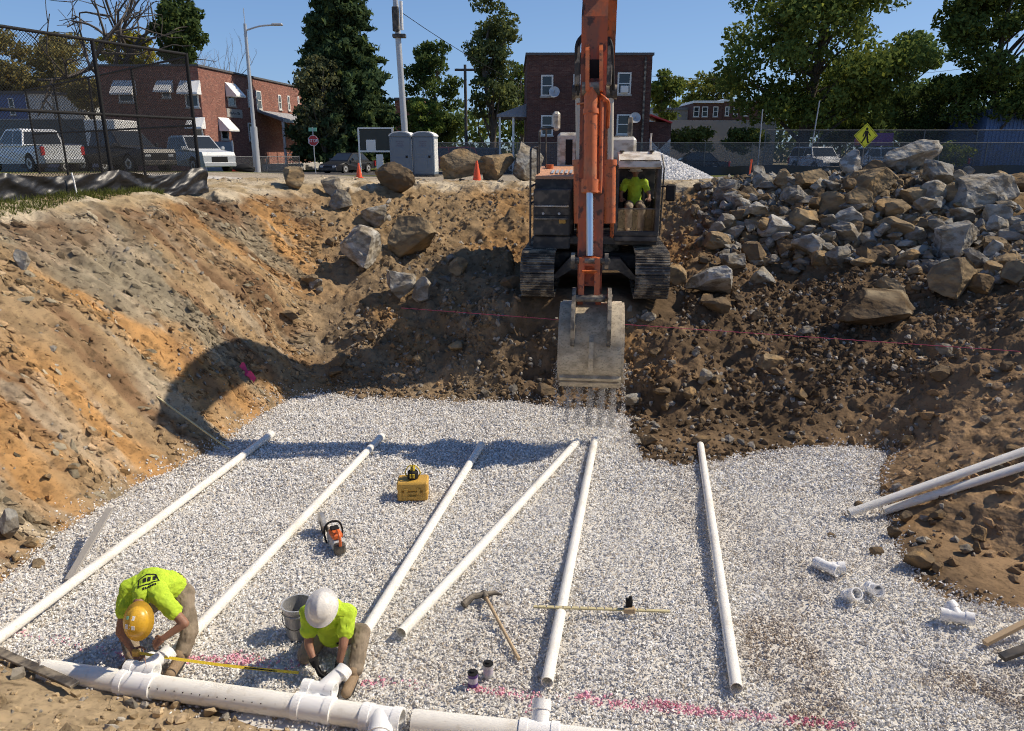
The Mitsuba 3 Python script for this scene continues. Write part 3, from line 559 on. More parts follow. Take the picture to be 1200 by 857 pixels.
# each of the many rocks gets the words that single it out: size, tone, place in its heap, and its turn among the ones most like it
def where(px, py, g):
    if g == PILE: return 'pile ' + ('top' if py < 232 else 'middle' if py < 285 else 'foot'), ('left' if px < 930 else 'middle' if px < 1060 else 'right') + ' third'
    if g == BANK: return ('sunny left bank' if px < 330 else 'far bank left of excavator' if px < 640 else 'dark bank below rock pile' if py < 520 else 'right bank by the pipes'), ('upper half' if py < (330 if px < 640 else 400) else 'lower half')
    return ('right gravel edge' if 'right' in g else 'left gravel edge'), ''
cells = {}
for q in RK:
    sz_ = 'large' if q[3] > 38 else 'medium' if q[3] > 22 else 'small'; cells.setdefault((sz_, q[4], *where(q[1], q[2], q[5]), q[5]), []).append(q)
ORD = ['leftmost', 'second from left', 'third from left', 'fourth from left', 'fifth from left', 'sixth from left', 'seventh from left', 'eighth from left', 'ninth from left', 'tenth from left', 'eleventh from left', *[w_ + ' from left' for w_ in 'twelfth thirteenth fourteenth fifteenth sixteenth seventeenth eighteenth nineteenth twentieth'.split()]]
TW_ = {'grey': 'grey', 'pale': 'pale grey', 'tan': 'tan', 'brown': 'brown', 'white': 'whitish'}
for (sz_, tone, p1, p2, g_), l in cells.items():
    l.sort(key=lambda q: q[1])
    for i, q in enumerate(l):
        o = '' if len(l) == 1 else ', ' + ORD[min(i, len(ORD) - 1)] + ' of its kind'
        labels[q[0]]['label'] = f"{sz_} {TW_[tone]} rock, {p1}{', ' + p2 if p2 else ''}{o}"
# conical heap of white gravel behind the excavator
g = P(795, 214, 27.5); heap_c = np.array([g[0], g[1], float(hz(g[0], g[1]))])
th, rr = np.meshgrid(np.linspace(0, 2 * np.pi, 49), np.linspace(0, 1, 16))
hh = 1.2 * (1 - rr) ** .9 + 0.08 * (meshkit.fbm(np.stack([rr * np.cos(th) * 6, rr * np.sin(th) * 6, rr * 0], -1), 3, 3) - .5)
hv = np.stack([rr * np.cos(th) * 2.6, rr * np.sin(th) * 2.2, hh - .1], -1).reshape(-1, 3) + heap_c + [-.9, 0, 0]
hi = np.arange(16 * 49).reshape(16, 49); hq = np.stack([hi[:-1, :-1], hi[1:, :-1], hi[1:, 1:], hi[:-1, 1:]], -1).reshape(-1, 4)
k = thing('gravel_heap', 'conical heap of white gravel behind the excavator cab', 'gravel heap', kind='thing')
put(k, (hv, hq), 'stone', smooth=True, color=np.zeros_like(hv) + C(.70, .69, .67))
n = 9000; a = r.uniform(0, 2 * np.pi, n); q = np.sqrt(r.random(n)); hp = np.stack([q * np.cos(a) * 2.6 - .9, q * np.sin(a) * 2.2, 1.2 * (1 - q) ** .9 - .08], -1) + heap_c
m, cc = pebbles(hp, r.uniform(.03, .05, n), C(.80, .79, .77) * r.uniform(.8, 1.1, (n, 1)), r); part(k, 'gravel', m, 'stone', color=cc, kind='stuff')

# ---------------------------------------------------------------- pipes in the pit
def gp_(px, py, r=0.0): # point on the gravel bed under a pixel, raised by r
    p = PZ(px, py, FLOOR + r); return np.array([p[0], p[1], float(bed_z(p[0], p[1])) * .3 + FLOOR * .7 + r])
RL = 0.058
def drain(name, a, b, r, label, group=None, mat='pvc', bell=True):
    k = thing(name, label, 'pipe', group); d = (b - a) / np.linalg.norm(b - a)
    put(k, pipe(a, b, r), mat, smooth=35)
    if bell: part(k, 'bell_end', pipe(a - d * .005, a + d * .16, r * 1.11), mat, smooth=35)
    return k
LAT = [((318, 509), (-20, 762), 'white drain pipe farthest left, lying nearest the orange bank'), ((447, 512), (193, 776), 'white drain pipe running to the bent worker in the yellow hat'),
       ((564, 521), (384, 812), 'white drain pipe ending beside the kneeling worker in the white hat'), ((676, 519), (470, 741), 'slanting white drain pipe whose near end lies free on the gravel'),
       ((697, 516), (641, 799), 'white drain pipe with the wooden grade rod lying across it'), ((820, 516), (863, 807), 'white drain pipe farthest right on the flat gravel')]
for a, b, lab in LAT:
    drain('drain_pipe', gp_(*a, RL + .02), gp_(*b, RL + .02), RL, lab, 'drain pipes laid out on the gravel')
def bank_pt(px, py, up):
    g = on_ground(px, py); return g + [0, 0, up]
for (a, b, lab, up) in (((994, 607), (1230, 531), 'long white pipe leaning on the right bank', .07), ((1035, 603), (1240, 545), 'white pipe lying just below the long leaning pipe', .05)):
    A, B = bank_pt(*a, up), bank_pt(*b, up + .10)
    ts = np.linspace(.05, .95, 20)[:, None]; seg = A + (B - A) * ts; need = (hz(seg[:, 0], seg[:, 1]) - seg[:, 2] + .05).max()
    B[2] += max(0, need) * 1.0; A[2] += 0
    drain('leaning_pipe', A, B, .057, lab, None, 'pvc', False)
def hub(a, d, r, L=.075): return pipe(a, a + d * L, r * 1.14, r * .15 + .004)
def nrm(v): v = np.asarray(v, float); return v / np.linalg.norm(v)
def fitting(name, c, ax, br, r, L, label, catg='pipe fitting', branch_at=.1, bl=None, mat='pvc_clean', group=None):
    """wye or tee: a run of length L along ax, a branch along br, each end with a socket"""
    k = thing(name, label, catg, group); ax, br = nrm(ax), nrm(br); bl = bl or r * 2.6
    put(k, cat(pipe(c - ax * L / 2, c + ax * L / 2, r, .008), pipe(c + ax * branch_at * L * .2, c + ax * branch_at * L + br * bl, r * .98, .008)), mat, smooth=35)
    for p_, d_ in ((c - ax * L / 2, ax), (c + ax * (L / 2), -ax), (c + ax * branch_at * L + br * bl, -br)):
        part(k, 'socket', hub(p_ - d_ * .004, d_, r, min(.09, L * .26)), mat, smooth=35)
    return k
RM = 0.105
m0, m1, m2 = gp_(52, 786, RM - .02), gp_(347, 829, RM - .02), gp_(452, 843, RM - .02)
A = m0; axm = nrm(m1 - m0)
wye1, wye2 = gp_(160, 802, RM - .02), gp_(367, 831, RM - .02)
k = thing('collector_pipe', 'thick white collector pipe along the near edge of the gravel', 'pipe')
put(k, pipe(A, m2, RM, .008, 32), 'pvc', smooth=35)
for i in range(26):  # row of drilled holes
    c0 = m0 + axm * (1.0 + .085 * i); q = nrm([0.0, -.8, .55]); part(k, 'drain_hole', cyl(c0 + q * (RM - .002), c0 + q * (RM + .001), .006, 8), 'black') if i < 16 else None
for w_, lab in ((wye1, 'white wye joint in the collector pipe below the bent worker'), (wye2, 'white wye joint in the collector pipe below the kneeling worker')):
    k = thing('collector_wye', lab, 'pipe fitting'); br = nrm([.25, 1, .15])
    put(k, cat(pipe(w_ - axm * .17, w_ + axm * .19, RM * 1.05, .012, 32), pipe(w_, w_ + br * .24, .07, .008)), 'pvc_clean', smooth=35)
    for s in (-.17, .12): part(k, 'socket', pipe(w_ + axm * s, w_ + axm * (s + .07), RM * 1.13, .02, 32), 'pvc_clean', smooth=35)
for (x, y), d_, br, lab in (((166, 785), axm, nrm([.45, 1, .25]), 'white wye fitting held at the end of the bent worker tape'), ((374, 808), axm, nrm([.55, 1, .35]), 'white wye fitting under the gloved hands of the kneeling worker')):
    c0 = PZ(x, y, FLOOR + .16); fitting('wye_fitting', c0, d_, br, .068, .30, lab, branch_at=.3, bl=.24)
c0 = PZ(176, 771, FLOOR + .1); k = thing('end_cap', 'round white pipe cap beside the wye at the bent worker', 'pipe fitting'); put(k, trimesh.creation.icosphere(3, .065), 'pvc_clean', smooth=True); scene[k]['to_world'] = T().translate(c0.tolist()) @ T().scale([1, 1, .8])
# tee and elbow at the end of the collector
te = gp_(448, 843, RM - .02); k = thing('collector_tee', 'white tee with open end and downward elbow at the end of the collector pipe', 'pipe fitting')
put(k, pipe(te - axm * .18, te + axm * .16, RM * 1.05, .012, 32), 'pvc_clean', smooth=35)
for s in (-.18, .10): part(k, 'socket', pipe(te + axm * s, te + axm * (s + .08), RM * 1.14, .02, 32), 'pvc_clean', smooth=35)
dn = nrm([.05, -1, -.15]); bend = curve([te - axm * .02 + [0, 0, .02], te + dn * .16 + [0, 0, .03], te + dn * .27 + [0, 0, -.06], te + dn * .30 + [0, 0, -.28]], 16)
part(k, 'elbow', tube(bend, RM * .92, 24), 'pvc_clean', smooth=40); part(k, 'elbow_ring', pipe(te + dn * .13 + [0, 0, .02], te + dn * .19 + [0, 0, .02], RM * 1.06, .02, 28), 'pvc_clean', smooth=35)
s0 = gp_(484, 846, RM - .02); s1 = gp_(760, 876, RM - .02)
k = thing('collector_pipe', 'second length of collector pipe past the open tee', 'pipe'); put(k, pipe(s0, s1, RM, .008, 32), 'pvc', smooth=35)
t2 = gp_(632, 861, RM - .02); ax2 = nrm(s1 - s0); k = thing('collector_wye', 'white wye joint with upright stub on the second length of collector pipe', 'pipe fitting')
put(k, cat(pipe(t2 - ax2 * .17, t2 + ax2 * .17, RM * 1.05, .012, 32), pipe(t2, t2 + nrm([.1, .75, .6]) * .26, .075, .008)), 'pvc_clean', smooth=35)
for s in (-.17, .10): part(k, 'socket', pipe(t2 + ax2 * s, t2 + ax2 * (s + .07), RM * 1.13, .02, 32), 'pvc_clean', smooth=35)
part(k, 'socket', pipe(t2 + nrm([.1, .75, .6]) * .19, t2 + nrm([.1, .75, .6]) * .27, .085, .012), 'pvc_clean', smooth=35)
# loose fittings on the right
for (x, y), ax_, br_, L_, lab in (((969, 664), (.55, -.9, .12), (.9, -.15, .1), .30, 'white wye fitting lying highest of the loose fittings on the right gravel'), ((998, 697), (.12, -.75, .65), (.8, -.4, .6), .22, 'white tee fitting standing on end, left of a short coupling'),
                        ((1024, 690), (.05, -.9, .35), (.1, .2, 1), .20, 'short white coupling standing right of the upended tee fitting'), ((1122, 722), (1, -.45, .08), (-.25, .9, .35), .30, 'white wye fitting lying nearest the right pit edge')):
    fitting('loose_fitting', gp_(x, y, .075), ax_, br_, .062, L_, lab, branch_at=.1, bl=.17 if 'coupling' not in lab else .02, group=None)
# boards and stakes
def board(name, a, b, w, t, mat, label, catg, roll=0):
    a, b = np.asarray(a), np.asarray(b); u, q, d = frame_of(b - a); L = np.linalg.norm(b - a)
    m = box(w, t, L, (0, 0, L / 2), .004); R = np.stack([u, q, d], 1) @ rotz(roll)
    k = thing(name, label, catg); put(k, xf(m, R, a), mat); return k
board('plank', gp_(80, 680, .03), PZ(129, 596, FLOOR + .42), .09, .03, 'grey_wood', 'weathered grey board propped on the gravel by the left bank', 'board')
board('plank', gp_(-30, 752, .05), PZ(88, 803, FLOOR + .22), .09, .03, 'muddy_steel', 'grey straightedge lying across the end of the collector pipe', 'board')
p0, p1 = bank_pt(184, 467, .03), bank_pt(269, 530, .05); board('stake', p0, p1, .028, .024, 'rod_wood', 'thin wooden stake lying on the left bank', 'stake')
board('stake', gp_(1154, 753, .04), PZ(1225, 718, FLOOR + .25), .06, .05, 'wood', 'tan wooden stake at the right edge of the gravel', 'stake')
board('plank', gp_(1174, 769, .04), PZ(1230, 750, FLOOR + .16), .09, .05, 'dusty_black', 'dark board below the tan stake at the right edge', 'board')
# pink string line across the pit in front of the bucket
k = thing('string_line', 'thin pink string line stretched across the pit in front of the bucket', 'string'); put(k, tube(np.array([P(470, 361, 13.6), P(690, 377.5, 12.0), P(1196, 412, 11.2)]), .0045, 6), 'string_pink')
k = thing('flagging_tape', 'pink flagging ribbon tied on the left bank above the shadow', 'ribbon'); g = on_ground(291, 440)
fx_ = np.linspace(0, 1, 14); rb_ = np.stack([g[0] - .12 + .25 * fx_, g[1] - .05 + .03 * np.sin(fx_ * 9), g[2] + .22 - .3 * fx_ + .03 * np.sin(fx_ * 12)], 1); wv = np.array([.03, .02, .05])
put(k, (np.vstack([rb_ - wv, rb_ + wv]), np.array([[i, i + 1, i + 15, i + 14] for i in range(13)])), 'pink', smooth=True)

# ---------------------------------------------------------------- tools on the gravel
g = gp_(483, 589); yaw = .05; R = rotz(yaw); B0 = g + [0, .16, .015]
k = thing('tool_case', 'ochre plastic tool case standing on the gravel between two pipes', 'tool case')
put(k, xf(bx(-.215, .215, -.15, .15, 0, .145, .015), R, B0), 'tool_yellow'); part(k, 'lid', xf(bx(-.22, .22, -.155, .155, .15, .28, .02), R, B0), 'tool_yellow')
for s in (-.09, .09): part(k, 'latch', xf(bx(s - .025, s + .025, -.172, -.157, .105, .20, .004), R, B0), 'tool_yellow')
part(k, 'handle', xf(bx(-.07, .07, -.18, -.168, .05, .085, .004), R, B0), 'tool_yellow')
for s in (-.17, .17): part(k, 'rib', xf(bx(s - .02, s + .02, -.163, -.157, .02, .27, .003), R, B0), 'tool_yellow')
k = thing('laser_level', 'black and yellow rotary laser level sitting on the tool case', 'laser level'); L0 = B0 + [0.0, .02, .283]
put(k, xf(lathe([(0, 0), (.075, 0), (.08, .02), (.075, .10), (.055, .12), (0, .12)], 20), None, L0), 'black', smooth=40)
part(k, 'head', xf(lathe([(0, .12), (.035, .12), (.035, .17), (.03, .19), (0, .19)], 16), None, L0), 'tape_yellow', smooth=40)
for a in (0, 1.57, 3.14, 4.71): part(k, 'guard', tube(curve([L0 + rotz(a) @ [.075, 0, .02], L0 + rotz(a) @ [.11, 0, .08], L0 + rotz(a) @ [.07, 0, .17], L0 + rotz(a) @ [.02, 0, .20]], 9), .009, 6), 'tape_yellow' if a in (0, 3.14) else 'black', smooth=True)
part(k, 'face_panel', xf(bx(-.035, .035, -.084, -.07, .03, .095, .004), None, L0), 'tape_yellow')
# cut-off saw
g = gp_(392, 648); S0 = g + [0, .1, .0]; R = rotz(2.05) * .88
k = thing('cut_off_saw', 'orange and grey cut off saw standing on the gravel', 'saw')
put(k, xf(bx(-.16, .20, -.085, .085, .03, .20, .03), R, S0), 'galv'); part(k, 'engine_cover', xf(bx(-.15, .10, -.075, .075, .20, .30, .03), R, S0), 'tool_orange')
part(k, 'rear_housing', xf(bx(-.27, -.16, -.08, .08, .02, .19, .03), R, S0), 'dusty_black'); part(k, 'air_filter', xf(bx(-.02, .08, -.06, .06, .29, .33, .012), R, S0), 'black')
part(k, 'front_handle', tube(np.array([S0 + R @ p for p in curve([(.10, -.11, .06), (.11, -.13, .24), (.11, -.07, .36), (.11, .07, .36), (.11, .13, .24), (.10, .11, .06)], 20)]), .013, 8), 'black', smooth=True)
part(k, 'rear_handle', tube(np.array([S0 + R @ p for p in curve([(-.10, 0, .29), (-.16, 0, .36), (-.26, 0, .30), (-.27, 0, .17)], 12)]), .018, 8), 'tool_orange', smooth=True)
part(k, 'arm', xf(bx(.18, .50, .02, .05, .10, .19, .01), R, S0), 'muddy_steel'); bl_c = S0 + R @ np.array([.47, .075, .17])
part(k, 'blade', cyl(bl_c - R @ [0, .003, 0], bl_c + R @ [0, .003, 0], .15, 32), 'muddy_steel')
ga = np.linspace(-.4, np.pi * .9, 14); gpl = [(.47 + .19 * np.cos(t), .17 + .19 * np.sin(t)) for t in ga] + [(.47 + .07 * np.cos(t), .17 + .07 * np.sin(t)) for t in ga[::-1]]
part(k, 'blade_guard', xf(prism(gpl, .05, .10), R, S0), 'grey_metal')
# bucket
g = gp_(350, 747); b0 = g + [0, .05, 0]
k = thing('pail', 'grey metal coloured pail standing behind the kneeling worker', 'bucket')
put(k, xf(lathe([(0, .006), (.128, .006), (.150, .37), (.146, .37), (.124, .012), (0, .012)], 32), None, b0), 'grey_metal', smooth=35)
part(k, 'rim', xf(lathe([(.150, .335), (.160, .34), (.160, .375), (.146, .375), (.150, .335)], 32), None, b0), 'galv', smooth=30); part(k, 'rib', xf(lathe([(.147, .275), (.154, .28), (.154, .295), (.149, .30)], 32), None, b0), 'grey_metal', smooth=30)
part(k, 'wire_handle', tube(np.array([b0 + p for p in curve([(-.155, 0, .34), (-.12, -.12, .22), (0, -.165, .16), (.12, -.12, .22), (.155, 0, .34)], 20)]), .004, 6), 'black', smooth=True)
part(k, 'content', cyl(b0 + [0, 0, .012], b0 + [0, 0, .10], .126, 24), 'black')
# mattock
h0, h1 = gp_(608, 772, .03), gp_(568, 697, .06); d = nrm(h1 - h0)
k = thing('mattock', 'steel mattock with a wooden handle lying on the gravel', 'mattock'); put(k, tube(np.array([h0 + d * t for t in np.linspace(0, np.linalg.norm(h1 - h0), 8)]), [.019, .018, .017, .017, .018, .019, .02, .022], 10), 'wood', smooth=40)
sd_ = nrm(np.cross(d, [0, 0, 1.0])); pts = np.array([h1 - sd_ * .27 - d * .07 + [0, 0, -.02], h1 - sd_ * .14 + [0, 0, .01], h1 + d * .02, h1 + sd_ * .12 + [0, 0, .005], h1 + sd_ * .2 - d * .03 + [0, 0, -.02]])
part(k, 'head', xf(tube(pts, [.045, .036, .034, .026, .012], 8)), 'muddy_steel', smooth=40); part(k, 'eye', tube(np.array([h1 - d * .06, h1 + d * .05]), .036, 10), 'muddy_steel', smooth=40)
# grade rod
r0, r1 = PZ(625, 711, FLOOR + .15), PZ(785, 716.5, FLOOR + .05)
k = thing('grade_rod', 'pale wooden grade rod lying across a drain pipe', 'measuring rod'); u, q, d = frame_of(r1 - r0); L = np.linalg.norm(r1 - r0)
RR = np.stack([u, q, d], 1); put(k, xf(box(.038, .020, L, (0, 0, L / 2), .003), RR, r0), 'rod_wood')
for i in range(28):
    if i % 2 == 0: part(k, 'mark', xf(box(.030, .0215, .012, (0, 0, .05 + i * .045)), RR, r0), 'pvc_ink')
k2 = thing('laser_receiver', 'small black receiver clamped on the grade rod', 'laser receiver'); c0 = r0 + d * L * .70
put(k2, xf(bx(-.035, .035, -.03, .03, -.02, .10, .008), None, c0 + [0, .03, .02]), 'black'); part(k2, 'clamp', xf(bx(-.06, .06, -.035, .035, -.03, .03, .006), None, c0), 'wood'); part(k2, 'knob', cyl(c0 + [0, 0, .1], c0 + [.01, .01, .16], .016, 10), 'black')
# two cans
for (x, y), lab, mt, band in (((554, 804), 'purple banded primer can with a dark top on the gravel', 'can_purple', 'tool_yellow'), ((572, 793), 'pale grey glue can right of the purple can', 'galv', 'white')):
    c0 = gp_(x, y, 0) + [0, .03, .0]; k = thing('can', lab, 'can'); 
    put(k, cyl(c0, c0 + [0, 0, .13], .048, 24), mt, smooth=40); part(k, 'label_band', cyl(c0 + [0, 0, .035], c0 + [0, 0, .095], .0485, 24, cap=False), 'can_label', smooth=40)
    part(k, 'lid', cyl(c0 + [0, 0, .13], c0 + [0, 0, .138], .05, 24), 'black' if 'purple' in lab else 'galv', smooth=40); part(k, 'cap', cyl(c0 + [0, 0, .138], c0 + [0, 0, .155], .018, 16), 'black' if 'purple' in lab else 'grey_metal', smooth=40)

# ---------------------------------------------------------------- excavator
XC = np.array([1.93, 17.3, -1.37 + .02]); f_ = -np.array([XC[0], XC[1], 0]); f_ /= np.linalg.norm(f_); r_ = np.array([-f_[1], f_[0], 0])
XR = np.stack([r_, f_, [0, 0, 1.0]], 1)          # local a (image right), b (towards the camera), c (up)
def W(p): return XR @ np.asarray(p, float) + XC
def xm(m):
    m = xf(m, XR, XC)
    if np.linalg.det(XR) < 0: m.invert()
    return m
def E(px, py, b):   # local (a, b, c) of the sight line through a pixel at the machine's plane b
    d = XR.T @ ray(px, py); o = XR.T @ (np.array([0, 0, CAMZ]) - XC); t = (b - o[1]) / d[1]; return o + d * t
EX = thing('excavator', 'orange crawler excavator standing on the bench with its bucket over the gravel', 'excavator')
def ep(name, mesh, mat, smooth=False, label=None, parent=None): return part(parent or EX, name, xm(mesh), mat, smooth, label)
# tracks
TW, TH, TL, GA = .70, .95, 4.35, 1.18
def stadium(L, h, n=14):
    r = h / 2; t = np.linspace(-np.pi / 2, np.pi / 2, n)
    fr = np.stack([L / 2 - r + r * np.cos(t), r + r * np.sin(t)], 1); bk = np.stack([-(L / 2 - r) - r * np.cos(t), r - r * np.sin(t)], 1); return np.vstack([fr, bk])
for s in (-1, 1):
    a0 = s * GA
    tr = ep('track', prism(stadium(TL - .16, TH - .16), a0 - .2, a0 + .2, 'x').apply_translation([0, 0, .08]), 'dusty_black')
    path = stadium(TL - .05, TH - .05, 40); ring = np.vstack([path, path[:1]]); seg = np.linalg.norm(np.diff(ring, axis=0), axis=1); cum = np.concatenate([[0], np.cumsum(seg)])
    ns = 50
    for i in range(ns):
        d0 = (i + .5) / ns * cum[-1]; y = np.interp(d0, cum, ring[:, 0]); z = np.interp(d0, cum, ring[:, 1]); e = .02
        t = nrm([0, np.interp((d0 + e) % cum[-1], cum, ring[:, 0]) - np.interp((d0 - e) % cum[-1], cum, ring[:, 0]), np.interp((d0 + e) % cum[-1], cum, ring[:, 1]) - np.interp((d0 - e) % cum[-1], cum, ring[:, 1])])
        nn = np.array([0, t[2], -t[1]]); pitch = cum[-1] / ns
        m = cat(box(TW, pitch * .92, .022), box(TW, .016, .034, (0, -pitch * .36, .024)), box(TW, .016, .030, (0, 0, .022)), box(TW, .016, .034, (0, pitch * .30, .024)))
        R = np.stack([[1, 0, 0], t, nn], 1)
        if np.linalg.det(R) < 0: R[:, 0] *= -1
        part(tr, 'shoe', xm(xf(m, R, [a0, y, z + .025])), 'muddy_steel')
    for y in (-TL / 2 + .5, TL / 2 - .5): part(tr, 'wheel', xm(cyl([a0 - .26, y, .47], [a0 + .26, y, .47], .34, 28)), 'dusty_black', 35)
    for y in np.linspace(-1.2, 1.2, 6): part(tr, 'roller', xm(cyl([a0 - .24, y, .2], [a0 + .24, y, .2], .11, 16)), 'muddy_steel', 35)
ep('undercarriage', cat(bx(-.95, .95, -.75, .75, .42, .80, .05), prism([(-.95, .30), (-.55, .75), (.55, .75), (.95, .30), (.8, .30), (.5, .5), (-.5, .5), (-.8, .30)], .3, 1.3)), 'dusty_black')
ep('slewing_ring', cyl([0, 0, .80], [0, 0, 1.02], .62, 36), 'muddy_steel', 35)
ep('deck', cat(bx(-1.32, 1.32, -2.0, 1.1, 1.02, 1.20, .02)), 'dusty_black')
ep('counterweight', prism(np.array([(-1.38, -2.0), (-1.38, -2.35), (-1.0, -2.72), (1.0, -2.72), (1.38, -2.35), (1.38, -2.0)]), 1.0, 2.15) if False else xf(bx(-1.38, 1.38, -2.72, -2.02, 1.05, 2.2, .12), None), 'orange_paint')
eh = ep('engine_hood', cat(bx(-1.28, 1.28, -2.55, -.85, 1.2, 2.55, .06)), 'dusty_black', label='dark engine housing behind the boom')
hl = E(655, 156, -1.6); hr = E(745, 156, -1.6); h2 = E(655, 178, -1.6)
part(eh, 'cover', xm(cat(bx(hl[0], hl[0] + .95, -2.3, -.9, 2.56, hl[2], .07), bx(hr[0] - .85, hr[0], -2.3, -.9, 2.56, hl[2] - .10, .07), bx(hl[0] + .95, hr[0] - .85, -2.2, -1.1, 2.56, hl[2] - .25, .03))), 'dusty_white', label='dusty pale engine cover')
for i in range(3): part(eh, 'vent', xm(bx(hl[0] + .20 + .24 * i, hl[0] + .36 + .24 * i, -.905, -.885, 2.66, hl[2] - .16, .004)), 'black')
part(eh, 'exhaust', xm(cyl([.75, -1.6, 2.5], [.75, -1.6, 3.75], .06, 16)), 'muddy_steel', 35)
# right hand side of the machine: step boxes, tank with orange top, railing
bt = 1.15
t0, t1 = E(639, 188, .35), E(673, 222, bt); q0, q1 = E(634, 222, 1.42), E(668, 276, 1.42)
top_z = E(650, 205, .7)[2]
tk = ep('tank_box', bx(-1.33, -.50, -.85, 1.0, 1.2, top_z - .02, .03), 'dusty_black')
sl = np.array([[-1.32, -.80, top_z + .16], [-.50, -.80, top_z + .16], [-.50, 1.02, top_z - .02], [-1.32, 1.02, top_z - .02]])
part(tk, 'top_plate', xm(trimesh.convex.convex_hull(np.vstack([sl, sl - [0, 0, .06]]))), 'dusty_orange', label='sunlit orange deck plate with a black tread grid')
for i in range(5): part(tk, 'tread', xm(xf(bx(-.03, .03, -.28, .28, 0, .012), rotx(-.10), [-.98 + .10 * i, .45, top_z + .055])), 'galv')
part(tk, 'cap', xm(cyl([-1.1, -.3, top_z + .1], [-1.1, -.3, top_z + .2], .09, 16)), 'orange_paint', 35)
st = ep('step_box', cat(bx(-1.33, -.55, 1.02, 1.42, 1.24, q0[2] - .0, .02), bx(-1.33, -.55, 1.0, 1.38, .95, 1.22, .02)), 'dusty_black')
part(st, 'tread_plate', xm(bx(-1.30, -.58, 1.30, 1.47, q0[2] - .36, q0[2] - .33, .004)), 'dusty_white')
part(st, 'tread_plate', xm(bx(-1.30, -.58, 1.30, 1.50, q0[2] - .62, q0[2] - .59, .004)), 'muddy_steel')
for s in (-1.12, -.78): part(st, 'bolt', xm(cyl([s, 1.42, q0[2] - .5], [s, 1.435, q0[2] - .5], .028, 10)), 'galv')
part(st, 'lamp', xm(bx(-.78, -.64, 1.42, 1.44, 1.50, 1.58, .004)), 'tool_yellow'); part(st, 'panel_line', xm(bx(-1.31, -.57, 1.421, 1.427, 1.66, 1.675)), 'black')
ra = -1.40
def railp(pts, r=.022): return tube(np.array(pts), r, 8)
rt = E(630, 178, 1.3)[2]; rt2 = E(632, 150, .6)[2]
rl = ep('handrail', cat(railp([(ra, 1.35, 1.0), (ra, 1.35, rt), (ra, 1.22, rt + .08), (ra + .10, .75, rt + .10), (ra + .10, .70, 1.2)]), railp([(ra + .12, .55, 1.2), (ra + .12, .55, rt2 - .08), (ra + .16, .4, rt2), (ra + .2, -.4, rt2), (ra + .2, -.45, 1.2)]),
                        railp([(ra, 1.35, 1.9), (ra + .10, .72, 1.95)]), railp([(ra, 1.35, 2.25), (ra + .1, .72, 2.3)])), 'dusty_black', 40)
part(rl, 'mirror', xm(xf(bx(-.085, .085, -.05, .05, -.2, .2, .05), None, E(652, 142, .35))), 'dusty_white'); ms = E(652, 150, .35); part(rl, 'mirror_bracket', xm(railp([(ra + .16, .4, rt2 - .02), (ms[0], .35, ms[2])], .025)), 'dusty_black')
# cab on the image right
bc = 1.35
cL, cR = E(722, 200, bc)[0], E(776, 200, bc)[0]; cB, cT = E(750, 277, bc)[2], E(750, 197, bc)[2]; roofT = cT + .30
cab = ep('cab', cat(bx(cL, cR, -.45, bc, cB - .12, cB, .02), bx(cL, cR, -.5, -.42, cB, cT + .15, .02),
                    *[bx(x0, x1, y0, y1, cB, cT + .06, .015) for x0, x1, y0, y1 in ((cL, cL + .07, bc - .09, bc), (cR - .10, cR, bc - .09, bc), (cL, cL + .06, .35, .45), (cR - .06, cR, .35, .45))],
                    bx(cL, cR, bc - .07, bc + .01, cB, cB + .10, .015), bx(cL, cL + .05, -.42, .38, cB, cB + .95, .01), bx(cR - .05, cR, -.42, bc - .1, cB, cB + .70, .01)), 'dusty_black', label='black cab frame with open front')
rp = np.array([(-.5, cT + .02), (-.5, roofT - .08), (-.3, roofT), (.7, roofT + .02), (1.15, roofT - .05), (bc + .06, cT + .14), (bc + .09, cT + .02), (bc - .0, cT - .02)])
part(cab, 'roof', xm(prism(rp, cL + .05, cR - .03, 'x')), 'dusty_white', 30, label='dusty pale cab roof curving down in front')
for x0, x1 in ((cL + .12, cL + .2), (cR - .2, cR - .12)): part(cab, 'roof_rail', xm(cat(bx(x0 - .04, x1 - .03, .2, 1.0, roofT + .02, roofT + .05, .01))), 'dusty_black')
part(cab, 'roof_seam', xm(bx(cL + .07, cR - .06, bc + .035, bc + .075, cT + .145, cT + .16, .003)), 'muddy_steel')
gz0, gz1 = cB + .10, E(750, 246, bc)[2]
part(cab, 'lower_window', xm(bx(cL + .08, cR - .11, bc - .05, bc - .044, gz0, gz1)), 'clear_glass'); part(cab, 'window_bar', xm(bx(cL + .07, cR - .10, bc - .06, bc - .03, gz1, gz1 + .03, .006)), 'dusty_black')
part(cab, 'side_window', xm(bx(cL + .02, cL + .026, .46, bc - .1, cB + .5, cT)), 'clear_glass'); part(cab, 'side_window', xm(bx(cR - .026, cR - .02, -.4, .34, cB + .72, cT)), 'clear_glass')
part(cab, 'dusty_sheet', xm(bx(cL + .10, cR - .13, bc - .12, bc - .09, cB + .005, cB + .05, .004)), 'dusty_white')
seat_c = (cL + cR) / 2 - .02
part(cab, 'seat', xm(cat(bx(seat_c - .25, seat_c + .25, .05, .55, cB + .38, cB + .50, .04), xf(bx(seat_c - .24, seat_c + .24, -.06, .06, 0, .65, .05), rotx(-.12), [0, .08, cB + .48]), bx(seat_c - .18, seat_c + .18, .1, .5, cB, cB + .38, .02))), 'black')
for s in (-1, 1):
    part(cab, 'lever', xm(tube(np.array([(seat_c + s * .31, .62, cB + .35), (seat_c + s * .31, .66, cB + .62), (seat_c + s * .31, .72, cB + .72)]), [.02, .018, .03], 8)), 'black')
    part(cab, 'console', xm(bx(seat_c + s * .31 - .06, seat_c + s * .31 + .06, .15, .70, cB + .30, cB + .52, .02)), 'dusty_black')
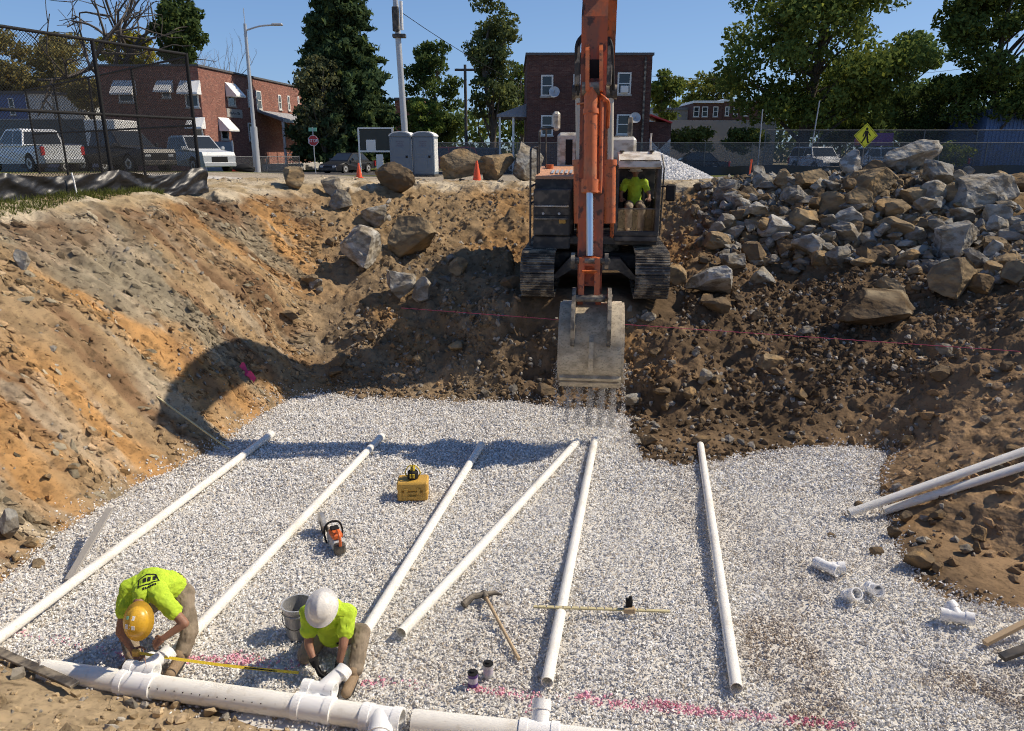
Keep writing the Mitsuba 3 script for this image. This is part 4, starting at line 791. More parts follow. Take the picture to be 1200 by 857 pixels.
mr = E(786, 226, 1.45); part(cab, 'mirror', xm(xf(bx(-.10, .10, -.04, .04, -.17, .17, .03), None, mr)), 'black'); part(cab, 'mirror_arm', xm(tube(np.array([(cR, 1.3, mr[2] + .12), (mr[0] - .1, 1.42, mr[2] + .12)]), .014, 6)), 'black')
part(cab, 'grab_rail', xm(tube(np.array([(cR + .03, 1.2, cB), (cR + .05, 1.22, cT), (cR + .02, .9, roofT - .05)]), .018, 6)), 'dusty_black')
part(cab, 'antenna', xm(cyl([cR - .15, -.3, roofT], [cR - .15, -.3, roofT + .42], .02, 8)), 'dusty_white')
# boom, seen end on behind the stick
def outline(pts, wds):
    p = np.asarray(pts, float); t = np.gradient(p, axis=0); t /= np.linalg.norm(t, axis=1, keepdims=True); nn = np.stack([-t[:, 1], t[:, 0]], 1); w_ = np.asarray(wds)[:, None] / 2
    return np.vstack([p + nn * w_, (p - nn * w_)[::-1]])
FOOT, TIP = np.array([.75, 1.85]), np.array([4.5, 5.75])
bpts = curve(np.array([[*FOOT, 0], [1.0, 3.6, 0], [1.22, 5.1, 0], [1.85, 6.15, 0], [3.3, 6.2, 0], [*TIP, 0]]), 30)[:, :2]
bw = np.interp(np.linspace(0, 1, len(bpts)), [0, .12, .5, .72, 1], [.40, .62, .85, .70, .34])
BW = .27
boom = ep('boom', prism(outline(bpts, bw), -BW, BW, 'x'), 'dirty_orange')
for s in (-1, 1):
    part(boom, 'foot_plate', xm(bx(s * .36 - .05, s * .36 + .05, .35, 1.15, 1.18, 2.35, .03)), 'orange_paint')
    base, pin = E(679 if s < 0 else 714.5, 262, 1.75), None
    top = E(677.5 if s < 0 else 716, 108, 1.42); mid = E(678.5 if s < 0 else 715.2, 190, 1.6)
    part(boom, 'lift_cylinder', xm(cyl(base, mid, .115, 20)), 'orange_paint', 35); part(boom, 'cylinder_collar', xm(cyl(mid + (base - mid) * .06, mid - (base - mid) * .03, .135, 20)), 'orange_paint', 35)
    part(boom, 'lift_rod', xm(cyl(mid, top, .060, 16)), 'pale_rod', 35, label='pale dusty cylinder rod'); part(boom, 'rod_eye', xm(cyl(top + [-.12, 0, 0], top + [.12, 0, 0], .14, 20)), 'muddy_steel', 35)
    h0, h1 = E(678 if s < 0 else 716, 112, 1.5), E(677 if s < 0 else 715.5, 52, 1.75)
    for q in range(2): part(boom, 'hose', xm(tube(curve([h0 + [s * (.06 - .05 * q), .03 * q, 0], (h0 + h1) / 2 + [s * (.04 - .055 * q), .05, 0], h1 + [s * (.02 - .05 * q), -.05 * q, .0], h1 + [-s * .12, -.3, .25]], 16), .028, 8)), 'rubber', True)
    part(boom, 'side_bracket', xm(bx(h1[0] - .05, h1[0] + .05, 1.55, 1.75, h1[2] - .75, h1[2] - .02, .02)), 'muddy_steel')
# stick: pin at the bucket, slightly leaning, with a fold near its top
SP = E(690.5, 352, 5.28); FOLD = E(697, 19, 4.6); SA = SP[0]
aT = FOLD[0]; sw = .205
def stick_box(b0, z0, a0, w0, d0, b1, z1, a1, w1, d1):
    v = [(a + s * w_, b - e * d_, z) for (b, z, a, w_, d_) in ((b0, z0, a0, w0, d0), (b1, z1, a1, w1, d1)) for s in (-1, 1) for e in (0, 1)]
    return trimesh.convex.convex_hull(np.array(v))
SPb = 4.35
lowb, lowz = SP[1] + .02, SP[2]; upb, upz = FOLD[1], FOLD[2]
tail = np.array([upb - .75, upz + 1.35])
kz = E(690, 300, 5.23)[2]; k0 = (kz - lowz) / (upz - lowz); kb, ka = lowb + (upb - lowb) * k0, SA + (aT - SA) * k0
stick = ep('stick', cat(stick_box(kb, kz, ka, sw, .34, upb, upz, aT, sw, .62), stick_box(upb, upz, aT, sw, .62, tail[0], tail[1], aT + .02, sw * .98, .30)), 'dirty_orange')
part(stick, 'boom_fork', xm(cyl([aT - .3, 4.3, 5.75], [aT + .3, 4.3, 5.75], .13, 20)), 'muddy_steel', 35)
part(stick, 'crowd_cylinder', xm(cyl([aT, 1.4, 6.35], [aT, 2.3, 6.6], .12, 20)), 'orange_paint', 35); part(stick, 'crowd_rod', xm(cyl([aT, 2.3, 6.6], [aT, tail[0] - .1, tail[1] - .15], .05, 14)), 'chrome', 35)
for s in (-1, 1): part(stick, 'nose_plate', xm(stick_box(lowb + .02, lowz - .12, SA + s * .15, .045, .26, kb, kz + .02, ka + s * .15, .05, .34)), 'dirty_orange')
part(stick, 'nose_web', xm(stick_box(lowb - .10, lowz + .22, SA, .12, .05, kb - .10, kz, ka, .12, .05)), 'orange_paint')
# bucket cylinder on the face of the stick
def SF(px, py, off):  # point in front of the stick's face at a pixel
    p = E(px, py, 4.2); 
    for _ in range(4):
        t = (p[2] - lowz) / (upz - lowz); p = E(px, py, lowb + (upb - lowb) * t + off)
    return p
c0, c1, c2, c3 = SF(692.5, 104, .16), SF(691.5, 216, .17), SF(691, 226, .17), SF(691, 300, .17)
bc_ = part(stick, 'bucket_cylinder', xm(cyl(c0, c1, .105, 24)), 'orange_paint', 35); part(bc_, 'gland', xm(cyl(c1 + (c0 - c1) * .05, c2, .135, 24)), 'orange_paint', 35); part(bc_, 'end_clamp', xm(cyl(SF(692.4, 128, .16), SF(692.4, 134, .16), .125, 24)), 'orange_paint', 35)
part(bc_, 'rod', xm(cyl(c2, c3, .058, 24)), 'chrome', 35, label='bright chrome cylinder rod'); part(bc_, 'top_eye', xm(cyl(c0 + [-.14, 0, 0], c0 + [.14, 0, 0], .10, 20)), 'muddy_steel', 35)
for px in (688.5, 704.5):
    b_t, b_b = SF(px, 52, .0), SF(px, 108, .0); v = [b_t + [s * .03, 0, 0] for s in (-1, 1)] + [b_b + [s * .03, o, 0] for s in (-1, 1) for o in (0, .30)] + [SF(px, 85, 0) + [s * .03, .22, 0] for s in (-1, 1)] + [SF(px, 60, 0) + [s * .03, .10, 0] for s in (-1, 1)]
    part(stick, 'cylinder_bracket', xm(trimesh.convex.convex_hull(np.array(v))), 'orange_paint')
s0_, s1_ = SF(696.5, 70, .008), SF(696.5, 100, .008); part(stick, 'bracket_recess', xm(box(.20, .012, s0_[2] - s1_[2], (s0_ + s1_) / 2)), 'black')  # flat black sheet painting the shade of the slot between the brackets
part(stick, 'oil_line', xm(tube(np.array([SF(704, 112, .05), SF(705, 120, .12), SF(704, 200, .12), SF(703, 226, .12), SF(698, 224, .17)]), .034, 10)), 'orange_paint', 40); part(stick, 'oil_hose', xm(tube(curve([SF(704, 112, .05), SF(709, 116, .16), SF(713, 122, .05), SF(712, 150, -.2)], 12), .03, 8)), 'orange_paint', 40)
part(stick, 'strap', xm(tube(np.array([SF(676, 122, .02), SF(690, 120, .1), SF(708, 119, .05)]), .016, 6)), 'orange_paint')
# linkage
lk = SF(691, 306, .17)
part(stick, 'link_pin', xm(cyl(lk + [-.31, 0, 0], lk + [.31, 0, 0], .05, 16)), 'muddy_steel', 35)
for s in (-1, 1):
    part(stick, 'side_link', xm(cat(cyl(lk + [s * .27 - .03, 0, 0], lk + [s * .27 + .03, 0, 0], .13, 20), tube(np.array([lk + [s * .27, 0, 0], [ka + s * .27, kb - .2, kz - .12]]), .07, 8))), 'muddy_steel', 35)
# H link from pin down to the bucket
BT = E(690, 350, 5.55)
part(stick, 'h_link', xm(cat(*[stick_box(lk[1] + .04, lk[2] + .05, lk[0] + s * .125, .045, .12, BT[1] + .02, BT[2], BT[0] + s * .125, .045, .12) for s in (-1, 1)], stick_box(lk[1] + .02, lk[2] - .2, lk[0], .12, .08, BT[1] + .02, BT[2] + .45, BT[0], .12, .08), stick_box(lk[1] + .02, lk[2] + .06, lk[0], .12, .08, lk[1] + .03, lk[2] - .08, lk[0], .12, .08))), 'orange_paint')
part(stick, 'h_link_pin', xm(cyl(BT + [-.26, 0, 0], BT + [.26, 0, 0], .055, 16)), 'muddy_steel', 35)
# bucket: curved shell, lip at the bottom, ears at the top; profile in (b, c) relative to the stick pin
BKW = E(729, 420, 5.68)[0] - E(655.5, 420, 5.68)[0]; a0b = (E(729, 420, 5.68)[0] + E(655.5, 420, 5.68)[0]) / 2; hw = BKW / 2
zt, zl = E(690, 361, 5.53)[2], E(690, 447, 5.53)[2]
bpro = curve(np.array([(5.03, zt + .00, 0), (5.35, zt - .03, 0), (5.73, zt - .28, 0), (5.90, zt - .62, 0), (5.86, zt - .95, 0), (5.65, zl + .05, 0), (5.55, zl, 0)]), 30)[:, :2]
inn = outline(bpro, [.05] * len(bpro))
bk = ep('bucket', prism(inn, a0b - hw + .02, a0b + hw - .02, 'x'), 'muddy_bucket', 30, label='dusty worn digging bucket with its lip down')
for s in (-1, 1):
    a_ = a0b + s * hw; part(bk, 'side_plate', xm(prism(np.vstack([bpro, [(5.10, zl + .35), (4.76, zt - .30)]]), a_ - .022, a_ + .022, 'x')), 'muddy_bucket')
    part(bk, 'side_cutter', xm(prism([(5.59, zl + .02), (5.23, zl + .28), (5.15, zl + .40), (5.29, zl + .42), (5.67, zl + .16)], a_ - .035, a_ + .035, 'x')), 'muddy_steel')
    ea = a0b + s * .255 + (.02 if s > 0 else -.04)
    ear = [(5.13, zt - .10), (5.18, zt + .18), (5.33, zt + .30), (5.53, zt + .30), (5.95, zt + .06), (6.09, zt - .22), (6.03, zt - .50), (5.89, zt - .56), (5.73, zt - .27)]
    part(bk, 'ear', xm(prism(ear, ea - .03, ea + .03, 'x')), 'muddy_steel', label='steel mounting ear with pins')
part(bk, 'pin', xm(cyl([a0b - .33, 5.29, zt + .12], [a0b + .33, 5.29, zt + .12], .06, 16)), 'muddy_steel', 35)
part(bk, 'rib', xm(prism([(5.79, zt - .36), (6.03, zt - .44), (6.08, zt - .70), (5.99, zt - .95), (5.83, zt - .95)], a0b - .03, a0b + .04, 'x')), 'muddy_bucket')
for i, tt in enumerate((.735, .80, .865, .93)):
    j = int(tt * (len(bpro) - 1)); p = bpro[j]; t = nrm(bpro[min(j + 1, len(bpro) - 1)] - bpro[j - 1]); nn = np.array([-t[1], t[0]]); nn = nn if nn[0] > 0 else -nn
    part(bk, 'wear_strip', xm(prism([p + t * .035 + nn * .02, p + t * .035 + nn * .085, p - t * .035 + nn * .085, p - t * .035 + nn * .02], a0b - hw + .01, a0b + hw - .01, 'x')), 'muddy_bucket')
part(bk, 'lip', xm(prism([(5.69, zl + .06), (5.53, zl - .05), (5.45, zl - .03), (5.59, zl + .10)], a0b - hw - .005, a0b + hw + .005, 'x')), 'muddy_steel')
for i in range(5):
    a_ = a0b - hw + .10 + (BKW - .20) * i / 4
    v = np.array([(a_ + sx * .055, b, z) for sx in (-1, 1) for b, z in ((5.65, zl + .03), (5.49, zl - .02))] + [(a_ + sx * .03, b, z) for sx in (-1, 1) for b, z in ((5.45, zl - .16), (5.43, zl - .15))]); part(bk, 'tooth', xm(trimesh.convex.convex_hull(v)), 'muddy_steel')
part(bk, 'load', xm(displaced(trimesh.creation.icosphere(4, 1.0), .12, 3).apply_scale([hw * .9, .36, .20]).apply_translation([a0b, 5.43, zt - .55])), 'concrete', True)
# gravel trickling from the bucket lip
rg = np.random.default_rng(9); pts = []
for i in range(5):
    a_ = a0b - hw + .16 + (BKW - .26) * i / 4; m_ = 900 if i in (2, 3, 4) else 450; zz = zl - .08 - rg.random(m_) * .75
    pts.append(np.stack([a_ + rg.normal(0, .035, m_) - .05 * (zl - zz), 5.45 + rg.normal(0, .05, m_), zz], 1))
for s in (-1, 1):
    m_ = 220; zz = zl + .3 - rg.random(m_) * .9; pts.append(np.stack([a0b + s * (hw + .05) + rg.normal(0, .025, m_), 5.43 + rg.normal(0, .05, m_), zz], 1))
pts = np.vstack(pts) @ XR.T + XC; m, cc = pebbles(pts, rg.uniform(.006, .016, len(pts)), C(.62, .60, .56) * rg.uniform(.6, 1.15, (len(pts), 1)), rg)
k = thing('falling_gravel', 'thin streams of gravel falling from the bucket lip', 'gravel', kind='stuff'); put(k, m, 'stone', color=cc)

# ---------------------------------------------------------------- people
def head_mesh(c, fwd, up, s=1.0):
    """head with brow, nose, chin and ears; c is the head's centre, radius about 0.1"""
    m = trimesh.creation.icosphere(4, 1.0); v = np.array(m.vertices); x, y, z = v.T.copy()  # y forward, z up
    w_ = .076 * (1 - .22 * np.clip(-z, 0, 1) ** 1.5); d_ = .098; h_ = .118
    V = np.stack([x * w_, y * d_, z * h_], 1); f = np.clip(y, 0, 1)
    V[:, 1] += .016 * np.exp(-((z + .55) / .25) ** 2) * f * np.exp(-(x / .5) ** 2)                 # chin
    V[:, 1] += .028 * np.exp(-((z + .12) / .16) ** 2 - (x / .15) ** 2) * f                            # nose
    V[:, 1] += .008 * np.exp(-((z - .22) / .10) ** 2 - (x / .6) ** 2) * f                              # brow
    for sx in (-1, 1): V[:, 1] -= .012 * np.exp(-((z - .05) / .12) ** 2 - ((x - sx * .33) / .16) ** 2) * f  # eye sockets
    V[:, 1] += .006 * np.exp(-((z + .38) / .06) ** 2 - (x / .26) ** 2) * f; V[:, 1] -= .006 * np.exp(-((z + .38) / .02) ** 2 - (x / .26) ** 2) * f  # lips
    for sx in (-1, 1): V[:, 0] += sx * .020 * np.exp(-((z + .05) / .20) ** 2 - ((y + .05) / .18) ** 2) * (sx * x > .6)
    u = nrm(up); fw = nrm(np.asarray(fwd, float) - u * (u @ np.asarray(fwd, float))); rt = np.cross(fw, u); m.vertices = V * s @ np.stack([rt, fw, u], 0) + c; return m, np.stack([rt, fw, u], 1)
def hand_mesh(wrist, d, palm_n, s=1.0, curl=.6, side=1):
    """hand from the wrist along d; palm faces palm_n; fingers curl towards it; thumb on the given side"""
    d = nrm(d); n_ = nrm(np.asarray(palm_n, float) - d * (d @ np.asarray(palm_n, float))); l = np.cross(d, n_) * side; w_ = np.asarray(wrist, float); B = []
    Q = lambda x, y, z: w_ + (d * x + l * y + n_ * z) * s
    for y in (-.030, -.010, .010, .030): B.append((Q(.005, y * .7, 0), .015 * s, Q(.085, y, 0), .0125 * s))
    B.append((Q(-.02, 0, 0), .024 * s, Q(.02, 0, 0), .021 * s))
    for y, L in ((-.031, .066), (-.0105, .078), (.0105, .083), (.031, .074)):
        p, a = np.array([.088, y, 0.0]), 0.15
        for q, (ll, rr) in enumerate(((.46, .0095), (.31, .0088), (.23, .0080))):
            a += curl * (.7 if q == 0 else 1.0); p2 = p + np.array([math.cos(a), 0, math.sin(a)]) * L * ll
            B.append((Q(*p), rr * s, Q(*p2), (rr - .0006) * s)); p = p2
    p = np.array([.022, .034, .006]); 
    for ll, dv, rr in ((.040, (.55, .75, .35), .012), (.030, (.85, .25, .50), .010), (.024, (.8, -.1, .6), .009)):
        p2 = p + nrm(dv) * ll; B.append((Q(*p), rr * s, Q(*p2), (rr - .0008) * s)); p = p2
    return hull_chain(B, .005 * s, 4)
def folds(m, amp, freq, seed, axis=None):
    v = np.array(m.vertices); q = meshkit.fbm(v * freq, 3, seed); w_ = np.abs(2 * q - 1); m.vertices = v + np.array(m.vertex_normals) * ((.35 - w_) * amp)[:, None]; return m
def hard_hat(k, c, R, mat, sc=1.0, full=True):
    t = np.linspace(0, 1, 14); pr_ = [(0.118 * math.cos(a), .10 * math.sin(a)) for a in np.linspace(0, np.pi / 2, 14)][::-1]; pr_ = pr_[:-1] + [(.122, -.004), (.152, -.018), (.158, -.022), (.152, -.027), (.118, -.012), (.108, .0)]; pr_[0] = (0, .10)
    m = lathe([(max(a, 0), b) for a, b in pr_], 40); v = np.array(m.vertices); v[:, 1] *= 1.16; v[:, 2] += .010 * np.exp(-(v[:, 0] / .028) ** 2) * (v[:, 2] > .03); m.vertices = v
    part(k, 'hard_hat', xf(m.apply_scale(sc), R, c), mat, 50)
def boot(k, heel, toe_dir, mat='boot', up=(0, 0, 1), top=None):
    td = nrm(toe_dir); h = np.asarray(heel, float); h = h + td * .03; B = [(h + [0, 0, .06], .050, h + td * .10 + [0, 0, .06], .052), (h + td * .10 + [0, 0, .058], .052, h + td * .22 + [0, 0, .05], .050), (h + td * .02 + [0, 0, .06], .047, h + td * .02 + [0, 0, .12], .048)]
    b = part(k, 'boot', folds(hull_chain(B, .014, 6), .004, 30, 2), mat, True)
    sd_ = np.cross([0, 0, 1.0], td); sp_ = [h + td * x + sd_ * y for x, y in ((-.05, -.03), (-.055, .0), (-.05, .03), (.05, .042), (.15, .05), (.23, .035), (.255, 0), (.23, -.035), (.15, -.05), (.05, -.042))]
    v = np.array([p + [0, 0, z] for p in sp_ for z in (.0, .03)]); part(b, 'sole', trimesh.convex.convex_hull(v), 'rubber')
def person(name, label, J, hands, fwd_head, up_head, hat, glove=None, sleeve=.55, seed=0, grp=None):
    """J: named joints in world space. The body is one continuous surface; clothes and hat are its children."""
    k = thing(name, label, 'person', grp); j = {a: np.asarray(b, float) for a, b in J.items()}
    pel, ch, nk = j['pelvis'], j['chest'], j['neck']; sh = {s: j['sh' + s] for s in 'LR'}; hp = {s: j['hip' + s] for s in 'LR'}
    B = [(pel, .125, (pel + ch) / 2, .115), ((pel + ch) / 2, .115, ch, .125), (ch, .12, nk, .055), (nk, .052, j['head'], .06)]
    for s in 'LR':
        B += [(ch, .10, sh[s], .06), (sh[s], .055, j['el' + s], .043), (j['el' + s], .042, j['wr' + s], .027), (pel, .11, hp[s], .10), (hp[s], .088, j['kn' + s], .060), (j['kn' + s], .060, j['an' + s], .042)]
    body = hull_chain(B, .022, 8); hm, HR = head_mesh(j['head'], fwd_head, up_head); put(k, cat(body, hm), 'skin', smooth=True)
    S = [(pel + (ch - pel) * .08, .145, (pel + ch) / 2, .138), ((pel + ch) / 2, .138, ch, .145), (ch, .14, ch + (nk - ch) * .82, .078)]
    for s in 'LR': S += [(ch, .115, sh[s], .078), (sh[s], .076, sh[s] + (j['el' + s] - sh[s]) * sleeve, .070)]
    part(k, 'shirt', folds(folds(hull_chain(S, .014, 8), .034, 7, 11 + seed), .016, 18, 13), 'hi_vis', True)
    Tt = [(pel, .138, pel + (ch - pel) * .10, .135)]
    for s in 'LR': Tt += [(pel, .118, hp[s], .112), (hp[s], .104, j['kn' + s], .078), (j['kn' + s], .078, j['an' + s] + (j['kn' + s] - j['an' + s]) * -.04, .066)]
    part(k, 'trousers', folds(folds(hull_chain(Tt, .014, 8), .022, 9, 21 + seed), .012, 24, 23), 'khaki', True)
    for s in 'LR':
        d_, n_, cu, side = hands[s]; part(k, 'glove' if glove else 'hand', hand_mesh(j['wr' + s], d_, n_, 1.12 if glove else 1.0, cu, side), glove or 'skin', True)
        if glove: part(k, 'glove_cuff', tube(np.array([j['wr' + s] - nrm(d_) * .07, j['wr' + s] + nrm(d_) * .01]), [.043, .036], 14), glove, 40)
    hc = j['head'] + HR @ np.array([0, -.008, .035]); hard_hat(k, hc, HR @ rotx(-.10), hat)
    part(k, 'belt', tube(np.array([pel + (ch - pel) * .07, pel + (ch - pel) * .12]), .147, 24), 'black', 40)
    return k, j, HR
floor_ = lambda p: np.array([p[0], p[1], FLOOR + .0])
# bent worker in the yellow hat
pel = P(203, 688, 6.66); ch = P(177, 684, 6.34); nk = P(163, 703, 6.14); hd = P(163, 729, 5.98); lat = nrm([.93, -.30, -.05])
fr = gp_(206, 786); fl = gp_(152, 788); toe = nrm([-.12, -1, 0])
J1 = dict(pelvis=pel, chest=ch, neck=nk, head=hd, shL=ch + (nk - ch) * .55 - lat * .19, shR=ch + (nk - ch) * .55 + lat * .19, hipL=pel - lat * .11 + [0, 0, -.06], hipR=pel + lat * .11 + [0, 0, -.06],
          elL=P(141, 741, 6.10), wrL=P(155, 762, 6.05), elR=P(216, 731, 6.03), wrR=P(190, 749, 5.95), knL=P(148, 738, 6.42), anL=fl + [0, .1, .12], knR=P(222, 741, 6.33), anR=fr + [0.03, .13, .13])
W1, j1, HR1 = person('person', 'person in a yellow hard hat and lime shirt bending over the collector pipe', J1, {'L': (P(165, 774, 5.95) - P(155, 762, 6.05), (.6, .2, -.5), .75, 1), 'R': (P(178, 758, 5.93) - P(190, 749, 5.95), (-.2, .5, -.7), .8, -1)}, nrm([-.15, -.55, -.8]), nrm([-.12, -.80, .45]), 'hat_yellow')
boot(W1, fr + [.02, .13, .01], nrm([-.05, -1, 0])); boot(W1, fl + [0, .12, .01], toe)
hatc = hd + HR1 @ np.array([0, -.008, .035])
for (x, y), col_n, sz_ in (((.02, .03), 'white', (.042, .05)), ((-.035, .035), 'white', (.038, .03)), ((.04, -.045), 'sticker_green', (.03, .03)), ((-.02, -.05), 'white', (.04, .028))):
    z = .10 * math.sqrt(max(0, 1 - (x / .118) ** 2 - (y / .137) ** 2)); n_ = nrm([x / .118**2, y / .137**2, z / .1**2]); u, q, d = frame_of(n_)
    part(W1 + '__hard_hat', 'sticker', xf(box(sz_[0], sz_[1], .003, ch=.001), HR1 @ rotx(-.10) @ np.stack([u, q, d], 1), hatc + HR1 @ rotx(-.10) @ np.array([x, y, z + .006])), col_n)
# printed panel on the back of the shirt, wrapped onto the cloth
sm = trimesh.Trimesh(*[np.array(a) for a in mikit.meshkit.WRITTEN[scene[W1 + '__shirt']['filename']][:2]], process=False)
def on_shirt(px, py, lift=.004):
    d = ray(px, py); loc, _, _ = sm.ray.intersects_location([[0, 0, CAMZ]], [d], multiple_hits=False)
    return loc[0] - nrm(d) * lift if len(loc) else None
def back_print():
    a, b, c_, d_ = [on_shirt(*p) for p in ((160, 687), (188, 679), (174, 674), (170, 691))]
    if any(x is None for x in (a, b, c_, d_)): print('no print', a, b, c_, d_); return
    u = nrm(b - a); n_ = nrm(np.cross(u, c_ - d_)); n_ = n_ if n_ @ (np.array([0, 0, CAMZ]) - a) > 0 else -n_; v = np.cross(n_, u); L = np.linalg.norm(b - a); ctr = (a + b) / 2
    R = np.stack([u, v, n_], 1); out = []
    def drop(m):
        vv = np.array(m.vertices); w_ = vv @ R.T + ctr + n_ * .5; loc, ri, _ = sm.ray.intersects_location(w_, np.tile(-n_, (len(w_), 1)), multiple_hits=False)
        res = ctr + vv @ R.T; res[ri] = loc + n_ * .006; m.vertices = res; return m
    ring = Polygon([(-.48 * L, -.03), (.46 * L, -.03), (.38 * L, .06), (0, .085), (-.38 * L, .06)]); ring = ring.difference(ring.buffer(-.010))
    sh_ = [ring] + [Polygon([(x, .0), (x + .028, .0), (x + .040, .045), (x + .012, .045)]) for x in (-.05, -.01, .035)]
    for g in sh_:
        m = trimesh.creation.extrude_polygon(g, .001, engine='earcut').subdivide_to_size(.02); out.append(drop(m))
    for q in range(6): out.append(drop(xf(box(.014, .022, .001), None, (-.055 + .021 * q, -.058, 0)).subdivide_to_size(.01)))
    part(W1 + '__shirt', 'print', cat(*out), 'black', label='small black emblem with a worn line of print across the back')
back_print()
# tape between the two workers
ta, tb = P(163, 765.5, 6.0), P(350, 788.5, 5.98); k = thing('tape_measure', 'yellow tape measure stretched between the two workers', 'tape measure')
tq = np.linspace(0, 1, 20)[:, None]; tp = ta + (tb - ta) * tq - np.array([0, 0, .02]) * np.sin(np.pi * tq); tv = np.array([.0, .009, .010]); put(k, (np.vstack([tp - tv, tp + tv]), np.array([[i, i + 1, i + 21, i + 20] for i in range(19)])), 'tape_yellow', smooth=True)
part(k, 'case', xf(bx(-.035, .035, -.02, .02, -.035, .035, .01), None, ta + [-.03, .0, .0]), 'tool_yellow'); part(k, 'dark_span', tube(ta + (tb - ta) * np.linspace(.66, .86, 4)[:, None] - [0, 0.004, .012], .0045, 6), 'black')
# kneeling worker in the white hat
Yk = 6.12
pel = P(391, 742, 6.45); ch = P(385, 717, 6.22); nk = P(381, 703, 6.10); hd = P(377, 714, 5.98); lat = nrm([1, -.12, 0])
fr = gp_(411, 806); knl = gp_(352, 778)
J2 = dict(pelvis=pel, chest=ch, neck=nk, head=hd, shL=ch + [-.19, .0, .0], shR=ch + [.19, -.03, .0], hipL=pel - lat * .12, hipR=pel + lat * .12, elL=P(362, 757, 6.05), wrL=P(370, 779, 5.95), elR=P(402, 757, 6.0), wrR=P(396, 784, 5.93),
          knL=P(358, 768, 6.25), anL=knl + [.10, .42, .14], knR=P(424, 741, 6.28), anR=fr + [.03, .13, .13])
W2, j2, HR2 = person('person', 'person in a white hard hat kneeling at the collector pipe with black gloves', J2, {'L': (P(378, 797, 5.95) - P(370, 779, 5.95), (.7, .1, -.5), .55, 1), 'R': (P(390, 803, 5.9) - P(396, 784, 5.93), (-.6, .3, -.5), .35, -1)}, nrm([-.05, -.75, -.6]), nrm([-.05, -.62, .78]), 'hat_white', 'black', seed=3)
boot(W2, fr + [.02, .12, .01], nrm([-.12, -1, 0])); boot(W2, knl + [.1, .42, .02], nrm([0, .6, -.1]))
# operator seated in the cab
ws = lambda a, b, c: W([seat_c + a, b, cB + c])
J3 = dict(pelvis=ws(0, .28, .62), chest=ws(0, .30, .98), neck=ws(0, .32, 1.16), head=ws(0, .36, 1.30), shL=ws(-.20, .32, 1.06), shR=ws(.20, .32, 1.06), hipL=ws(-.10, .32, .58), hipR=ws(.10, .32, .58), elL=ws(-.31, .42, .82), elR=ws(.31, .42, .82),
          wrL=ws(-.30, .64, .74), wrR=ws(.30, .64, .74), knL=ws(-.14, .78, .56), knR=ws(.14, .78, .56), anL=ws(-.13, .86, .14), anR=ws(.13, .86, .14))
W3, j3, HR3 = person('person', 'person in a lime shirt seated at the levers in the excavator cab', J3, {'L': (f_ * 1 + [0, 0, -.1], (.2, 0, -1), .9, 1), 'R': (f_ * 1 + [0, 0, -.1], (-.2, 0, -1), .9, -1)}, f_ + [0, 0, -.35], [0, 0, 1.0], 'hat_white', seed=6)
for s, a in ((-1, -.13), (1, .13)): boot(W3, ws(a, .84, .02), f_)

# ---------------------------------------------------------------- background
def gz(x, y): return float(hz(float(x), float(y)))
def at(px, Y, z=None):
    x = (px - 600) / FPX * (Y * cp + 1.5 * sp); x = (px - 600) / FPX * (Y * cp - (gz(x, Y) - CAMZ) * sp)
    return np.array([x, Y, gz(x, Y) if z is None else z])
def zat(py, Y):  # height of a pixel row at distance Y
    return float(P(600, py, Y)[2])
class Wall:
    """a vertical wall plane: point o, direction t along it, outward normal n"""
    def __init__(s, o, t):
        s.o = np.array([o[0], o[1], 0.0]); s.t = nrm([t[0], t[1], 0]); n_ = np.array([s.t[1], -s.t[0], 0]); s.n = n_ if n_ @ s.o < 0 else -n_; s.R = np.stack([s.t, s.n, [0, 0, 1.0]], 1)
    def sz(s, px, py):
        d = ray(px, py); c = np.array([0, 0, CAMZ]); p = c + d * (((s.o - c) @ s.n) / (d @ s.n)); return (p - s.o) @ s.t, p[2]
    def slab(s, s0, s1, d0, d1, z0, z1, ch=0): 
        m = xf(bx(s0, s1, d0, d1, z0, z1, ch), s.R, s.o)
        if np.linalg.det(s.R) < 0: m.invert()
        return m
    def pts(s, arr): return np.asarray(arr, float) @ s.R.T + s.o
def window(b, w, px0, py0, px1, py1, pane='glass_pane', trim='trim_white', awning=None, ac=False):
    s0, z1 = w.sz(px0, py0); s1, z0 = w.sz(px1, py1); s0, s1 = min(s0, s1), max(s0, s1); f = .10
    k = part(b, 'window', cat(w.slab(s0, s1, -.02, .06, z0, z0 + f), w.slab(s0, s1, -.02, .06, z1 - f, z1), w.slab(s0, s0 + f, -.02, .055, z0 + f, z1 - f), w.slab(s1 - f, s1, -.02, .055, z0 + f, z1 - f), w.slab(s0 + f, s1 - f, -.02, .045, (z0 + z1) / 2 - .035, (z0 + z1) / 2 + .035)), trim)
    part(k, 'pane', w.slab(s0 + f, s1 - f, -.01, .015, z0 + f, (z0 + z1) / 2 - .035), pane); part(k, 'pane', w.slab(s0 + f, s1 - f, -.01, .02, (z0 + z1) / 2 + .035, z1 - f), pane)
    part(k, 'sill', w.slab(s0 - .06, s1 + .06, -.02, .12, z0 - .10, z0 - .002), trim if trim != 'trim_white' else 'concrete')
    if ac: part(k, 'air_conditioner', w.slab(s0 + .2, s1 - .2, .02, .35, z0 + f, z0 + f + .42, .02), 'white')
    if awning:
        a0, a1 = s0 - .25, s1 + .25; h_ = (z1 - z0) * awning
        v = w.pts([(a, d, z) for a in (a0, a1) for d, z in ((.03, z1 + .15), (.03, z1 + .10), (.85, z1 - h_), (.85, z1 - h_ - .12), (.03, z1 - h_ - .12))])
        part(k, 'awning', trimesh.convex.convex_hull(v), 'white')
    return k
